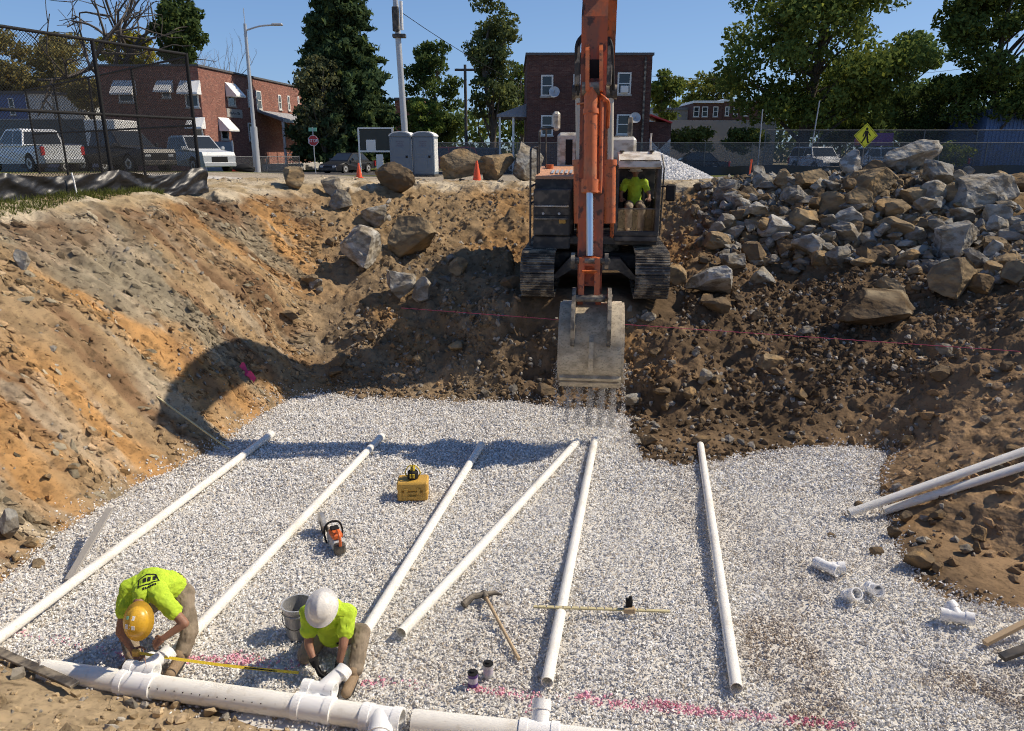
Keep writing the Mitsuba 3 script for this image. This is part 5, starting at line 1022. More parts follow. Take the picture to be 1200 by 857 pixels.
# left brick building: two faces
BY = 57.5; zc0 = -.15
cA, cB_, cC = at(245, BY), at(128, BY), np.array([(365 - 600) * 79 / 906, 79.0, 0]); zt_b = zat(78, BY)
wl = Wall(cB_, cA - cB_); wr = Wall(cA, cC - cA); Lr = np.linalg.norm((cC - cA)[:2]); Ll = np.linalg.norm((cA - cB_)[:2])
b1 = thing('brick_building', 'long red brick row building with white awnings left of the street lamp', 'building')
foot = Polygon([cB_[:2], cA[:2], cC[:2], (cC[0] - Ll, cC[1] + .5)])
def solid(poly, z0, z1):
    m = trimesh.creation.extrude_polygon(poly, z1 - z0, engine='earcut'); m.apply_translation([0, 0, z0]); return m
part(b1, 'wall', solid(foot, -1.0, zt_b), 'brick'); part(b1, 'roof', solid(foot.buffer(.12, join_style=2), zt_b, zt_b + .14), 'roofing')
for a in ((137, 97, 158, 120, .55), (188, 97, 201, 115, .55), (215, 97, 234, 126, .42), (146, 142, 160, 160, None), (225, 140, 239, 163, .4)): window(b1, wl, *a[:4], pane='glass_dark', awning=a[4])
for a in ((265, 99, 276, 125, .5), (257, 140, 268, 164, .5), (289, 105, 296, 126, None), (299, 106, 307, 129, None), (290, 144, 297, 165, None), (325, 111, 330, 129, None), (336, 112, 340, 130, None), (348, 113, 351, 130, None), (341, 146, 346, 164, None), (352, 147, 356, 164, None)): window(b1, wr, *a[:4], awning=a[4], pane='glass_dark' if a[4] else 'glass_pane')
s0, z1 = wr.sz(265, 127); s1, z0 = wr.sz(284, 139); pq = part(b1, 'stone_plaque', wr.slab(s0, s1, -.01, .05, z0, z1, .01), 'concrete', label='weathered stone name plaque with worn lettering')
rg = np.random.default_rng(2)
for i in range(9): part(pq, 'carving', wr.slab(s0 + .4 + i * (s1 - s0 - .8) / 9, s0 + .55 + i * (s1 - s0 - .8) / 9, .045, .056, z0 + .25, z1 - .2 - .15 * rg.random()), 'roofing')
for px0, px1 in ((300, 365),):
    s0, z0 = wr.sz(301, 131); s1, _ = wr.sz(363, 144); zr = wr.sz(301, 129)[1]; ze = zr - .75
    pc = part(b1, 'porch_roof', trimesh.convex.convex_hull(wr.pts([(s, d, z) for s in (s0, s1) for d, z in ((0.02, zr), (0.02, zr - .15), (2.3, ze), (2.3, ze - .22))])), 'porch_roof'); part(pc, 'fascia', wr.slab(s0 - .05, s1 + .05, 2.3, 2.36, ze - .25, ze + .02), 'white')
    for i in range(4): part(pc, 'post', wr.slab(s0 + .15 + i * (s1 - s0 - .45) / 3, s0 + .33 + i * (s1 - s0 - .45) / 3, 2.05, 2.22, -.2, ze - .2), 'white')
    part(pc, 'deck', wr.slab(s0, s1, .02, 2.4, -.6, .45), 'concrete')
    for i in range(3): part(pc, 'step', wr.slab(s0 + 4, s0 + 5.6, 2.4, 2.7 + .3 * i, -.6, .35 - .17 * i), 'concrete')
    for i in range(14): part(pc, 'baluster', wr.slab(s0 + .6 + i * .35, s0 + .64 + i * .35, 2.08, 2.12, .45, 1.3), 'black')
    part(pc, 'rail', wr.slab(s0 + .4, s1 - .3, 2.07, 2.13, 1.3, 1.35), 'white')
# centre brick house, seen square on, in shade
HY = 52; hA, hB = at(617, HY), at(758, HY); zt_h = zat(65, HY); wc = Wall(hA, hB - hA); hf = Polygon([hA[:2], hB[:2], hB[:2] + [0, 11], hA[:2] + [0, 11]])
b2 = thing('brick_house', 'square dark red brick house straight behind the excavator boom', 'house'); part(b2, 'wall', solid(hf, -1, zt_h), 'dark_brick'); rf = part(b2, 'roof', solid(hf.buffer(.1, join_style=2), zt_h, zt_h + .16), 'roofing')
for a in ((634, 88, 648, 113, 0), (724, 85, 739, 111, 1), (634, 135, 648, 159, 0), (723, 134, 738, 158, 0), (672, 87, 680, 111, 0)): window(b2, wc, *a[:4], pane='glass_dark', ac=bool(a[4]))
for px in (756,): s0, _ = wc.sz(px, 80); part(b2, 'downspout', wc.slab(s0 - .06, s0 + .06, .02, .14, 0, zt_h - .1), 'muddy_steel')
s0, z1 = wc.sz(585, 121); s1, z0 = wc.sz(617, 137); pc = part(b2, 'porch_roof', trimesh.convex.convex_hull(np.array([(hA[0] - .02, y, z1 + .0) for y in (HY + .8, HY + 5)] + [(hA[0] - .02, y, z0) for y in (HY + .3, HY + 5)] + [(hA[0] - 2.0, y, z) for y in (HY + .3, HY + 5) for z in (z0, z0 + .16)])), 'porch_roof')
for dx in (-1.8, -.9): part(pc, 'post', bx(hA[0] + dx - .07, hA[0] + dx + .07, HY + .5, HY + .64, -.2, z0), 'white')
for (px, py) in ((649, 109), (743, 139)):
    s0, z0 = wc.sz(px, py); c0 = wc.pts([[s0, .45, z0]])[0]; k = thing('satellite_dish', 'grey satellite dish on the brick house wall below the %s window' % ('upper left' if px < 700 else 'lower right'), 'satellite dish')
    put(k, xf(lathe([(.0, .0), (.2, .03), (.36, .10), (.34, .10), (.19, .045), (0, .015)], 24), rotx(1.25) , c0), 'galv', smooth=True); part(k, 'arm', tube(np.array([c0 + [0, .45, -.2], c0 + [0, .15, -.2], c0 + [0, .0, 0], c0 + [0, -.4, .12]]), .03, 6), 'grey_metal')
k = thing('lean_to_shed', 'red roofed lean-to with white lattice beside the brick house', 'shed'); x0, x1 = at(759, HY + 1)[0], at(784, HY + 1)[0]; za, zb_, zg = zat(134, HY + 1), zat(143, HY + 1), 0.0
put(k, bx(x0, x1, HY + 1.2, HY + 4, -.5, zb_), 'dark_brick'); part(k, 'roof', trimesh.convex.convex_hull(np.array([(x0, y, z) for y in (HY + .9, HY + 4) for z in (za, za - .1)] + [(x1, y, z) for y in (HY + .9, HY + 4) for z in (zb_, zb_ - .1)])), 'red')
lt = part(k, 'lattice_panel', bx(x0, x1, HY + 1.1, HY + 1.14, -.3, .9), 'white')
for i in range(18):
    u = x0 + (x1 - x0) * i / 17; v_ = zb_ - .1
    for sg in (-1, 1): 
        a = np.array([u, HY + 1.1, .9]); b = a + np.array([sg * (v_ - .9), 0, v_ - .9]); b[0] = np.clip(b[0], x0, x1); b[2] = .9 + abs(b[0] - a[0]); 
        if abs(b[0] - a[0]) > .1: part(lt, 'lattice_strip', tube(np.array([a, b]), .022, 4), 'white')
# far rows of houses
def row_house(name, label, px0, px1, py_t, Y, mat, wins, roof='roofing', zb=-1.5):
    a, b = at(px0, Y), at(px1, Y); zt = zat(py_t, Y); k = thing(name, label, 'house'); w = Wall(a, b - a); part(k, 'wall', bx(a[0], b[0], Y, Y + 9, zb, zt), mat); part(k, 'roof', bx(a[0] - .05, b[0] + .05, Y - .25, Y + 9, zt, zt + .3), roof)
    for q in wins: window(k, w, *q, pane='glass_dark')
row_house('row_house', 'blue row house with white windows seen through the fence', 4, 43, 110, 92, 'navy_wall', [(9, 115, 19, 135), (30, 117, 37, 130)])
row_house('row_house', 'white row house right of the blue one behind the fence', 43.4, 73, 110, 92, 'white', [(48, 117, 54, 132), (66, 118, 71, 132)])
row_house('row_house', 'pale row house farthest right behind the fence', 76, 108, 112, 92, 'trim_white', [(82, 118, 87, 132), (98, 118, 103, 132)])
row_house('row_house', 'pale house at the left edge of the photo', -40, 3.6, 112, 92, 'trim_white', [])
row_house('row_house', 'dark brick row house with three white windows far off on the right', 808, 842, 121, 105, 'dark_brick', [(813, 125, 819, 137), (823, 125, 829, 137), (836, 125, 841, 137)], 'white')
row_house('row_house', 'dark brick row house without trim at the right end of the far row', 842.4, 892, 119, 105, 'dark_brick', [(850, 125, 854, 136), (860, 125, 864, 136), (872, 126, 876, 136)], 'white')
row_house('row_house', 'low grey roofed house half hidden right of the brick house', 762, 806, 129, 108, 'concrete', [], 'porch_roof')
row_house('row_house', 'brick house with a white porch behind the silver pole', 466, 500, 118, 88, 'brick', [(486, 125, 491, 136)])
k = thing('retaining_wall', 'long grey retaining wall below the far brick row houses', 'wall'); a, b = at(782, 76), at(905, 76); put(k, bx(a[0], b[0], 76, 76.5, -1, zat(141, 76)), 'concrete')
k = thing('garden_wall', 'grey green wall behind the parked trucks at the left', 'wall'); a, b = at(-30, 62), at(108, 62); put(k, bx(a[0], b[0], 62, 62.3, -.5, zat(141, 62)), 'grey_green'); part(k, 'coping', bx(a[0], b[0], 61.95, 62.35, zat(141, 62), zat(141, 62) + .1), 'concrete')
k = thing('trailer', 'white box trailer behind the black pickup', 'trailer'); a, b = at(107, 50), at(143, 50); put(k, bx(a[0], b[0], 50, 53, gz(a[0], 50) + .5, zat(140, 50), .06), 'white')
for q in range(3): part(k, 'vent_slot', bx(a[0] + .4, b[0] - .7, 49.985, 50.0, 1.1 + .15 * q, 1.17 + .15 * q), 'grey_metal')
for q in (.3, .7): part(k, 'wheel', cyl([a[0] + (b[0] - a[0]) * q, 49.95, gz(a[0], 50) + .35], [a[0] + (b[0] - a[0]) * q, 50.3, gz(a[0], 50) + .35], .35, 20), 'rubber')
k = thing('blue_building', 'blue corrugated metal building at the right edge behind the fence', 'building'); a, b = at(1146, 56), at(1300, 56); zt_ = zat(128, 56); put(k, bx(a[0], b[0], 56, 66, -.5, zt_), 'blue_wall')
for i in range(34): part(k, 'rib', bx(a[0] + i * .28, a[0] + i * .28 + .09, 55.95, 56.0, -.5, zt_ - .02), 'blue_wall')
k = thing('banner', 'purple and orange banner on the far fence behind the walking sign', 'banner'); a, b = at(997, 50.5), at(1041, 50.5); put(k, bx(a[0], b[0], 50.5, 50.54, zat(171, 50.5), zat(156, 50.5)), 'banner_purple'); part(k, 'stripe', bx(a[0] + .05, a[0] + .9, 50.48, 50.5, zat(170, 50.5), zat(158, 50.5)), 'banner_orange')

# ---------------------------------------------------------------- fences
def wires(o, t, L, z0, z1, pitch, r, n_=None):
    """straight strands in both diagonals, as thin three sided prisms, over a panel of length L from o along t"""
    t = np.asarray(t, float); H = z1 - z0; A, B = [], []
    for sg in (1, -1):
        c = np.arange(-H if sg > 0 else 0, L if sg > 0 else L + H, pitch)
        sa = np.clip(c, 0, L) if sg > 0 else np.clip(c, 0, L); 
        if sg > 0: lo = np.maximum(0, -c); hi = np.minimum(H, L - c); a = c + lo; b = c + hi
        else: lo = np.maximum(0, c - L); hi = np.minimum(H, c); a = c - lo; b = c - hi
        ok = hi - lo > .02; A.append(np.stack([a, z0 + lo], 1)[ok]); B.append(np.stack([b, z0 + hi], 1)[ok])
    A, B = np.vstack(A), np.vstack(B); to3 = lambda q: o + t * q[:, :1] + np.array([0, 0, 1.0]) * q[:, 1:]
    A3, B3 = to3(A), to3(B); d = B3 - A3; d /= np.linalg.norm(d, axis=1, keepdims=True); n_ = np.cross(t, [0, 0, 1.0]); e = np.cross(d, n_)
    ring = [e * r, -e * r * .5 + n_ * r * .87, -e * r * .5 - n_ * r * .87]; V = np.stack([A3 + q for q in ring] + [B3 + q for q in ring], 1); m = len(V)
    F_ = np.array([[0, 1, 4], [0, 4, 3], [1, 2, 5], [1, 5, 4], [2, 0, 3], [2, 3, 5]]); return trimesh.Trimesh(V.reshape(-1, 3), (F_[None] + (np.arange(m) * 6)[:, None, None]).reshape(-1, 3), process=False)
def fence(key, pts, h, pitch, r, sp_, mat, rails=(1.0,), post_r=.03, base=None, wire_mat=None):
    for a, b in zip(pts[:-1], pts[1:]):
        a, b = np.asarray(a, float), np.asarray(b, float); t = (b - a); t[2] = 0; L = np.linalg.norm(t); t /= L; z0 = min(a[2], b[2]); n_ = max(1, int(round(L / sp_)))
        o = np.array([a[0], a[1], 0]); part(key, 'wire_mesh', wires(o, t, L, z0 + .03, z0 + h - .02, pitch, r), wire_mat or mat, kind='stuff')
        for i in range(n_ + 1): p = o + t * L * i / n_; part(key, 'post', cyl([p[0], p[1], z0 - .4], [p[0], p[1], z0 + h + .03], post_r, 10), mat, 35)
        for q in rails: part(key, 'rail', cyl(o + [0, 0, z0 + h * q], o + t * L + [0, 0, z0 + h * q], post_r * .75, 8), mat, 35)
F0, F1 = np.array([-9.3, 13.8]), np.array([-7.5, 18.4]); zf = .76; fd = (F1 - F0) / np.linalg.norm(F1 - F0)
k = nf = thing('chain_link_fence', 'tall black chain link fence on the left bank above the pit', 'fence'); pA = F0 - fd * 5.0 
fence(k, [[*pA, zf], [*F1, zf]], 3.0, .062, .0044, 2.42, 'black', rails=(1.0, .53), post_r=.042)
k = thing('chain_link_fence', 'second black chain link run turning back from the corner post', 'fence'); fence(k, [[*F1, zf], [-17.5, 28.4, .70]], 3.0, .075, .0026, 3.2, 'black', rails=(1.0, .5), post_r=.035)
# sagging black film along its foot
k = thing('silt_fence', 'wrinkled black plastic film hung along the foot of the tall fence', 'silt fence'); Lf = np.linalg.norm(F1 - pA); ns, nv = 260, 26; ss, vv = np.meshgrid(np.linspace(-.1, Lf + .12, ns), np.linspace(0, 1, nv), indexing='ij')
ph = ((ss - (Lf % 2.42)) / 2.42) % 1.0; dp = np.minimum(ph, 1 - ph); sag = .12 * np.sin(np.pi * ph) * (1 + .3 * np.sin(ss * 1.7)); q = np.stack([ss * 2.2, vv * 1.5, 0 * ss], -1)
off = .06 + .035 * (meshkit.fbm(q, 3, 3) - .5) * 2 + .03 * np.sin(18 * dp + 9 * vv) * np.exp(-dp * 3) * 2 * vv + .05 * (1 - np.abs(2 * meshkit.fbm(np.stack([ss * 3 - vv * 2, vv * 2 + ss * .3, 0 * ss], -1), 3, 5) - 1)); nn_ = np.array([fd[1], -fd[0]])
zz = zf - .12 + vv * (.60 - sag * 1.0) + .02 * meshkit.fbm(q * 3, 2, 9); V = np.stack([pA[0] + fd[0] * ss + nn_[0] * off, pA[1] + fd[1] * ss + nn_[1] * off, zz], -1); ii = np.arange(ns * nv).reshape(ns, nv)
put(k, (V.reshape(-1, 3), np.stack([ii[:-1, :-1], ii[1:, :-1], ii[1:, 1:], ii[:-1, 1:]], -1).reshape(-1, 4)), 'black_film', smooth=True)
for s in (6.9, 7.0): pass
for s in np.arange(Lf % 2.42, Lf, 2.42): part(k, 'tie', box(.05, .05, .04, (pA[0] + fd[0] * s + nn_[0] * .1, pA[1] + fd[1] * s + nn_[1] * .1, zf + .46)), 'white')
g = P(90, 212, 15.2); k = thing('rope', 'short white rope hanging over the black plastic film', 'rope'); n3_ = np.array([nn_[0], nn_[1], 0]); b0 = np.array([F0[0] + fd[0] * 1.35, F0[1] + fd[1] * 1.35, zf]) + n3_ * .22; put(k, tube(curve([b0 + [0, 0, .46], b0 + [.02, .0, .3], b0 + [.03, 0, .12], b0 + [.06, 0, -.08]], 12), .016, 6), 'white', smooth=True)
# far lot fences
FY = 46.6; z_f = .2
k = thing('lot_fence', 'low grey chain link fence along the far edge of the site', 'fence'); fence(k, [[*at(497, FY)[:2], z_f], [*at(1260, FY)[:2], z_f]], 1.86, .075, .0075, 2.9, 'dark_galv', rails=(1.0,), post_r=.032)
k = thing('lot_fence', 'taller chain link fence behind the low one on the right', 'fence'); fence(k, [[*at(893, 49.5)[:2], z_f - .1], [*at(1260, 49.5)[:2], z_f - .1]], 2.75, .085, .006, 3.2, 'dark_galv', rails=(1.0,), post_r=.035)
k = thing('silt_fence', 'black ground strip along the foot of the far lot fence', 'silt fence'); a, b = at(765, FY - .6), at(1240, FY - .6); xs_ = np.linspace(a[0], b[0], 120); v = []
for x in xs_: 
    g0 = gz(x, FY - .6); v += [[x, FY - .6 + .05 * math.sin(x * 2), g0 - .1], [x, FY - .55 + .06 * math.sin(x * 1.3), g0 + .55 + .05 * math.sin(x * .9)]]
put(k, (np.array(v), np.array([[2 * i, 2 * i + 2, 2 * i + 3, 2 * i + 1] for i in range(119)])), 'black_film', smooth=True)
k = thing('yard_fence', 'waist high wire fence in front of the porch', 'fence'); p = [at(272, 52), at(352, 56)]; fence(k, [[p[0][0], p[0][1], -.1], [p[1][0], p[1][1], -.1]], 1.3, .12, .008, 2.4, 'dark_galv', post_r=.03)

# ---------------------------------------------------------------- trees
def leaf_mesh(pos, size, color, rng, lng=1.5):
    n = len(pos); R = quats(n, rng); a = R[:, :, 0] * size[:, None] * lng * .5; b = R[:, :, 1] * size[:, None] * .42
    v = np.stack([pos - a, pos + b, pos + a, pos - b], 1).reshape(-1, 3); i = np.arange(n)[:, None] * 4; f = np.concatenate([i + [0, 1, 2], i + [0, 2, 3]], 1).reshape(-1, 3)
    return (v, f), np.repeat(color, 4, 0)
def leaf_colors(n, col, rng, vary=.35, cl=None):
    c = np.array(col)[None] * 1.65 * (1 + rng.uniform(-vary, vary, (n, 1))); y = rng.random(n) < .18; c[y] = c[y] * [1.5, 1.25, .8]
    return np.clip(c, .005, .6)
def limbs(base, top, r0, targets, rng, sides=7):
    base, top = np.asarray(base, float), np.asarray(top, float); tr = curve([base, base + (top - base) * .35 + rng.normal(0, .18, 3) * [1, 1, 0], base + (top - base) * .7 + rng.normal(0, .25, 3) * [1, 1, 0], top], 12)
    ms = [tube(tr, np.linspace(r0, r0 * .22, len(tr)), 9)]
    for tg in targets:
        q = np.clip((tg[2] - base[2]) / (top[2] - base[2]) - rng.uniform(.15, .3), .16, .85); s = tr[int(q * (len(tr) - 1))]; mid = (s + tg) / 2 + rng.normal(0, .25, 3) + [0, 0, .15]
        ms.append(tube(curve([s, mid, tg], 6), np.linspace(r0 * .36 * (1 - q * .5), .02, 7)[:len(curve([s, mid, tg], 6))], sides))
    return ms
def tree(name, label, px, Y, py_top, py_low, w_px, n, col, seed, leaf=.2, clumps=46, catg='tree', flat=.75, trunk=True, holes=.18, lean=0, trunk_r=None, py_base=None, bark='bark', group=None, offs=None):
    rng = np.random.default_rng(seed); base = at(px, Y); zt_, zl_ = zat(py_top, Y), zat(py_low, Y); Wd = w_px * Y / 906; H = zt_ - zl_
    k = thing(name, label, catg, group); cx = base + [lean, 0, 0]; C_ = []
    while len(C_) < clumps:
        p = rng.uniform(-1, 1, 3); rr = np.linalg.norm(p)
        if rr > 1 or rr < .35 and rng.random() < .6: continue
        if p[2] < -.2 and math.hypot(p[0], p[1]) > .85 + .3 * p[2] + .3: continue
        C_.append(p)
    C_ = np.array(C_); C_[:, 2] = np.sign(C_[:, 2]) * np.abs(C_[:, 2]) ** flat; ctr = np.array([cx[0], cx[1] + 0, (zt_ + zl_) / 2]) + C_ * [Wd / 2 * .86, Wd / 2 * .8, H / 2 * .88]
    cr = rng.uniform(.55, 1.25, clumps) * (Wd * Wd * H / clumps) ** (1 / 3) * .50; wt = cr ** 2.2; ci = rng.choice(clumps, n, p=wt / wt.sum()); d = rng.normal(size=(n, 3)); d /= np.linalg.norm(d, axis=1, keepdims=True); rad = rng.random(n) ** .42
    pos = ctr[ci] + d * (rad * cr[ci])[:, None] * [1.15, 1.15, .8]; keep = meshkit.fbm(pos * (2.2 / max(1, Wd * .12)), 2, seed) > .30 + holes * .5; pos = pos[keep]; ci = ci[keep]
    cc = leaf_colors(len(pos), col, rng) * (.8 + .4 * rng.random(clumps))[ci][:, None]; m, c4 = leaf_mesh(pos, rng.uniform(.7, 1.3, len(pos)) * leaf, cc, rng)
    if trunk: part(k, 'trunk', cat(*limbs(base + [0, 0, -.3], [cx[0], cx[1], zl_ + H * .82], trunk_r or .018 * (zt_ - base[2]) + .06, ctr[rng.choice(clumps, min(clumps, 26), replace=False)], rng)), bark, True)
    part(k, 'crown', m, 'leaf', color=c4); return k
GRN, DGR, YGR, OLV = (.085, .12, .032), (.055, .082, .030), (.24, .23, .045), (.14, .125, .045)
tree('tree', 'brown green broad tree at the left edge behind the blue row house', 36, 102, 34, 122, 176, 22000, (.14, .125, .05), 1, .36, 70)
tree('tree', 'yellow green ivy covered tree left of the brick building', 168, 70, 38, 84, 62, 6000, YGR, 2, .24, 34)
tree('tree', 'dark rounded tree with bare twigs above the brick building', 228, 68, -6, 84, 62, 9000, DGR, 3, .26, 40)
tree('tree', 'small dark tree between the row houses and the brick building', 115, 88, 78, 130, 46, 3500, OLV, 4, .3, 24)
def bare(label, px, Y, py_top, py_base, seed, spread=1.0, r0=.22):
    rng = np.random.default_rng(seed); b = at(px, Y); H = zat(py_top, Y) - b[2]; ms = []; k = thing('bare_tree', label, 'tree')
    def grow(p, d, L, r, lev):
        q = [p]; 
        for i in range(4): d = nrm(d + rng.normal(0, .10, 3)); q.append(q[-1] + d * L / 4)
        ms.append(tube(np.array(q), np.linspace(r, r * .55, 5), 6 if lev < 2 else 4))
        if lev < 5:
            for _ in range(4 if lev < 2 else 3 if lev < 3 else 2): grow(q[rng.integers(2, 5)], nrm(d + rng.normal(0, .55 * spread, 3) + [0, 0, .12]), L * rng.uniform(.6, .85), r * .62, lev + 1)
    grow(b, np.array([0, 0, 1.0]), H * .42, r0, 0); put(k, cat(*ms), 'bark' if seed % 2 else 'grey_bark', smooth=True); return k
bare('leafless tree with forked grey branches above the yellow green tree', 140, 66, -45, 190, 5, 1.25, .42); bare('thin dead trunk behind the brick building corner', 268, 78, 25, 190, 8, .5, .14)
def conifer(label, px, Y, py_top, py_low, w_px, n_br, col, seed):
    rng = np.random.default_rng(seed); b = at(px, Y); zt_, zl_ = zat(py_top, Y), zat(py_low, Y); R = w_px * Y / 906 / 2; k = thing('conifer', label, 'tree'); L, S_, brs = [], [], []
    for i in range(n_br):
        t = rng.random() ** 1.15; z = zl_ + (zt_ - zl_) * t; a = rng.uniform(0, 2 * np.pi); ln = R * (1 - t * .86) ** .75 * rng.uniform(.6, 1.12) + .25; m = int(26 + ln * 34); q = rng.random(m) ** .6
        dv = np.array([math.cos(a), math.sin(a), 0]); c = np.array([b[0], b[1], z]) + dv * (q * ln)[:, None] + np.array([0, 0, 1.0]) * (-.30 * ln * q ** 1.3 + .12 * ln * q ** 3)[:, None]
        L.append(c + rng.normal(0, 1, (m, 3)) * [.16, .16, .13] * (1 + .8 * (1 - q))[:, None]); S_.append(np.full(m, rng.uniform(.75, 1.25)))
        if i % 5 == 0: brs.append(tube(np.array([[b[0], b[1], z], [b[0] + dv[0] * ln * .5, b[1] + dv[1] * ln * .5, z - .12 * ln], [b[0] + dv[0] * ln * .9, b[1] + dv[1] * ln * .9, z - .22 * ln]]), [.05, .03, .01], 5))
    P_ = np.vstack(L); s_ = np.concatenate(S_); m, c4 = leaf_mesh(P_, rng.uniform(.17, .34, len(P_)), leaf_colors(len(P_), col, rng, .3) * s_[:, None], rng, 2.1)
    part(k, 'trunk', cat(tube(np.array([b - [0, 0, .3], [b[0], b[1], (zl_ + zt_) / 2], [b[0], b[1], zt_]]), [.42, .22, .03], 10), *brs), 'bark', True); part(k, 'crown', m, 'leaf', color=c4); return k
conifer('tall dense dark green conifer between the brick building and the silver pole', 408, 66, -42, 176, 132, 560, (.046, .072, .034), 11)
tree('tree', 'small ragged dark tree standing before the left side of the tall conifer', 384, 63, 62, 172, 66, 8000, (.085, .095, .05), 12, .2, 46, holes=.3)
tree('tree', 'dark rounded tree right of the silver pole', 511, 72, 44, 178, 70, 11000, DGR, 13, .24, 46)
tree('tree', 'low green bush like tree below the dark rounded tree', 495, 66, 108, 172, 50, 4500, GRN, 14, .2, 30)
tree('tree', 'tall narrow tree with an open top left of the brick house', 577, 68, -14, 168, 66, 11500, (.075, .095, .04), 15, .23, 60, holes=.24, flat=.95)
tree('tree', 'pale green tree behind the left edge of the brick house', 610, 84, 72, 160, 44, 4500, GRN, 16, .26, 28)
tree('tree', 'small tree right behind the brick house', 775, 82, 78, 150, 40, 4500, (.09, .115, .03), 17, .26, 30)
tree('tree', 'light green tree over the far brick row houses', 830, 118, 82, 132, 74, 6000, (.12, .135, .035), 18, .36, 40)
tree('tree', 'very large leafy tree with a forked trunk on the right', 936, 60, -60, 158, 232, 40000, (.095, .125, .034), 19, .24, 110, trunk_r=.55, holes=.12, lean=.6)
tree('tree', 'mid green tree in the gap between the two large right trees', 1052, 76, 36, 162, 100, 11000, (.08, .115, .04), 20, .28, 54)
tree('tree', 'large dark leaning tree at the right edge', 1150, 57, -55, 160, 150, 32000, (.07, .098, .03), 21, .23, 90, trunk_r=.4, holes=.14)
tree('tree', 'low dark tree under the gap between the large right trees', 1080, 62, 92, 172, 110, 10000, DGR, 22, .22, 50)
tree('tree', 'shaded dark tree low behind the large right tree trunk', 985, 70, 96, 172, 110, 9000, DGR, 23, .26, 50)
tree('tree', 'leafy tree at the far right behind the blue building', 1215, 70, 20, 150, 110, 7000, GRN, 24, .28, 40)
tree('bush', 'overgrown green hedge bush left half above the far fence', 812, 56, 150, 178, 74, 5500, (.085, .10, .03), 25, .16, 40, 'bush', trunk=False)
tree('bush', 'overgrown green hedge bush right half above the far fence', 870, 57, 150, 178, 60, 4500, (.075, .095, .03), 26, .16, 36, 'bush', trunk=False)
tree('bush', 'green weeds at the foot of the fence right of the walking sign', 1110, 50, 168, 192, 52, 2500, (.10, .13, .03), 27, .15, 24, 'bush', trunk=False)
tree('bush', 'small green bush behind the pale boulders', 500, 50, 162, 180, 30, 1500, GRN, 28, .15, 18, 'bush', trunk=False)
# far wood closing the view behind everything
rng = np.random.default_rng(70); n = 24000; u = rng.uniform(-125, 135, n); top_ = 5.2 + 5.5 * meshkit.fbm(np.stack([u * .06, u * 0, u * 0], -1), 4, 71); yy = 128 + rng.uniform(-5, 5, n); zz = -1 + (top_ + 1) * rng.random(n) ** .8
m, c4 = leaf_mesh(np.stack([u, yy, zz], 1), rng.uniform(.5, 1.0, n), leaf_colors(n, (.075, .10, .032), rng), rng); k = thing('woodland', 'far band of trees along the horizon behind the houses', 'woodland', kind='stuff'); put(k, m, 'leaf', color=c4)
# grass on the lip below the fence
rng = np.random.default_rng(44); n = 5200; s = rng.uniform(-3.5, 3.6, n); o = rng.uniform(.02, .75, n) * np.clip(1.3 - (s + 2) * .2, .3, 1); gp2 = F0 + fd * s[:, None] + nn_ * o[:, None]; gzv = hz(gp2[:, 0], gp2[:, 1]); hgt = rng.uniform(.06, .17, n); a = rng.uniform(0, 6.28, n)
b3 = np.stack([gp2[:, 0], gp2[:, 1], gzv - .01], 1); e3 = np.stack([np.cos(a), np.sin(a), 0 * a], 1) * .008; tp3 = b3 + np.stack([rng.normal(0, .05, n), rng.normal(0, .05, n), hgt], 1)
k = thing('grass', 'thin green grass on the lip below the tall fence', 'grass', kind='stuff'); put(k, (np.stack([b3 - e3, b3 + e3, tp3], 1).reshape(-1, 3), np.arange(3 * n).reshape(-1, 3)), 'leaf', color=np.repeat(C(.12, .14, .04) * rng.uniform(.6, 1.5, (n, 1)), 3, 0))

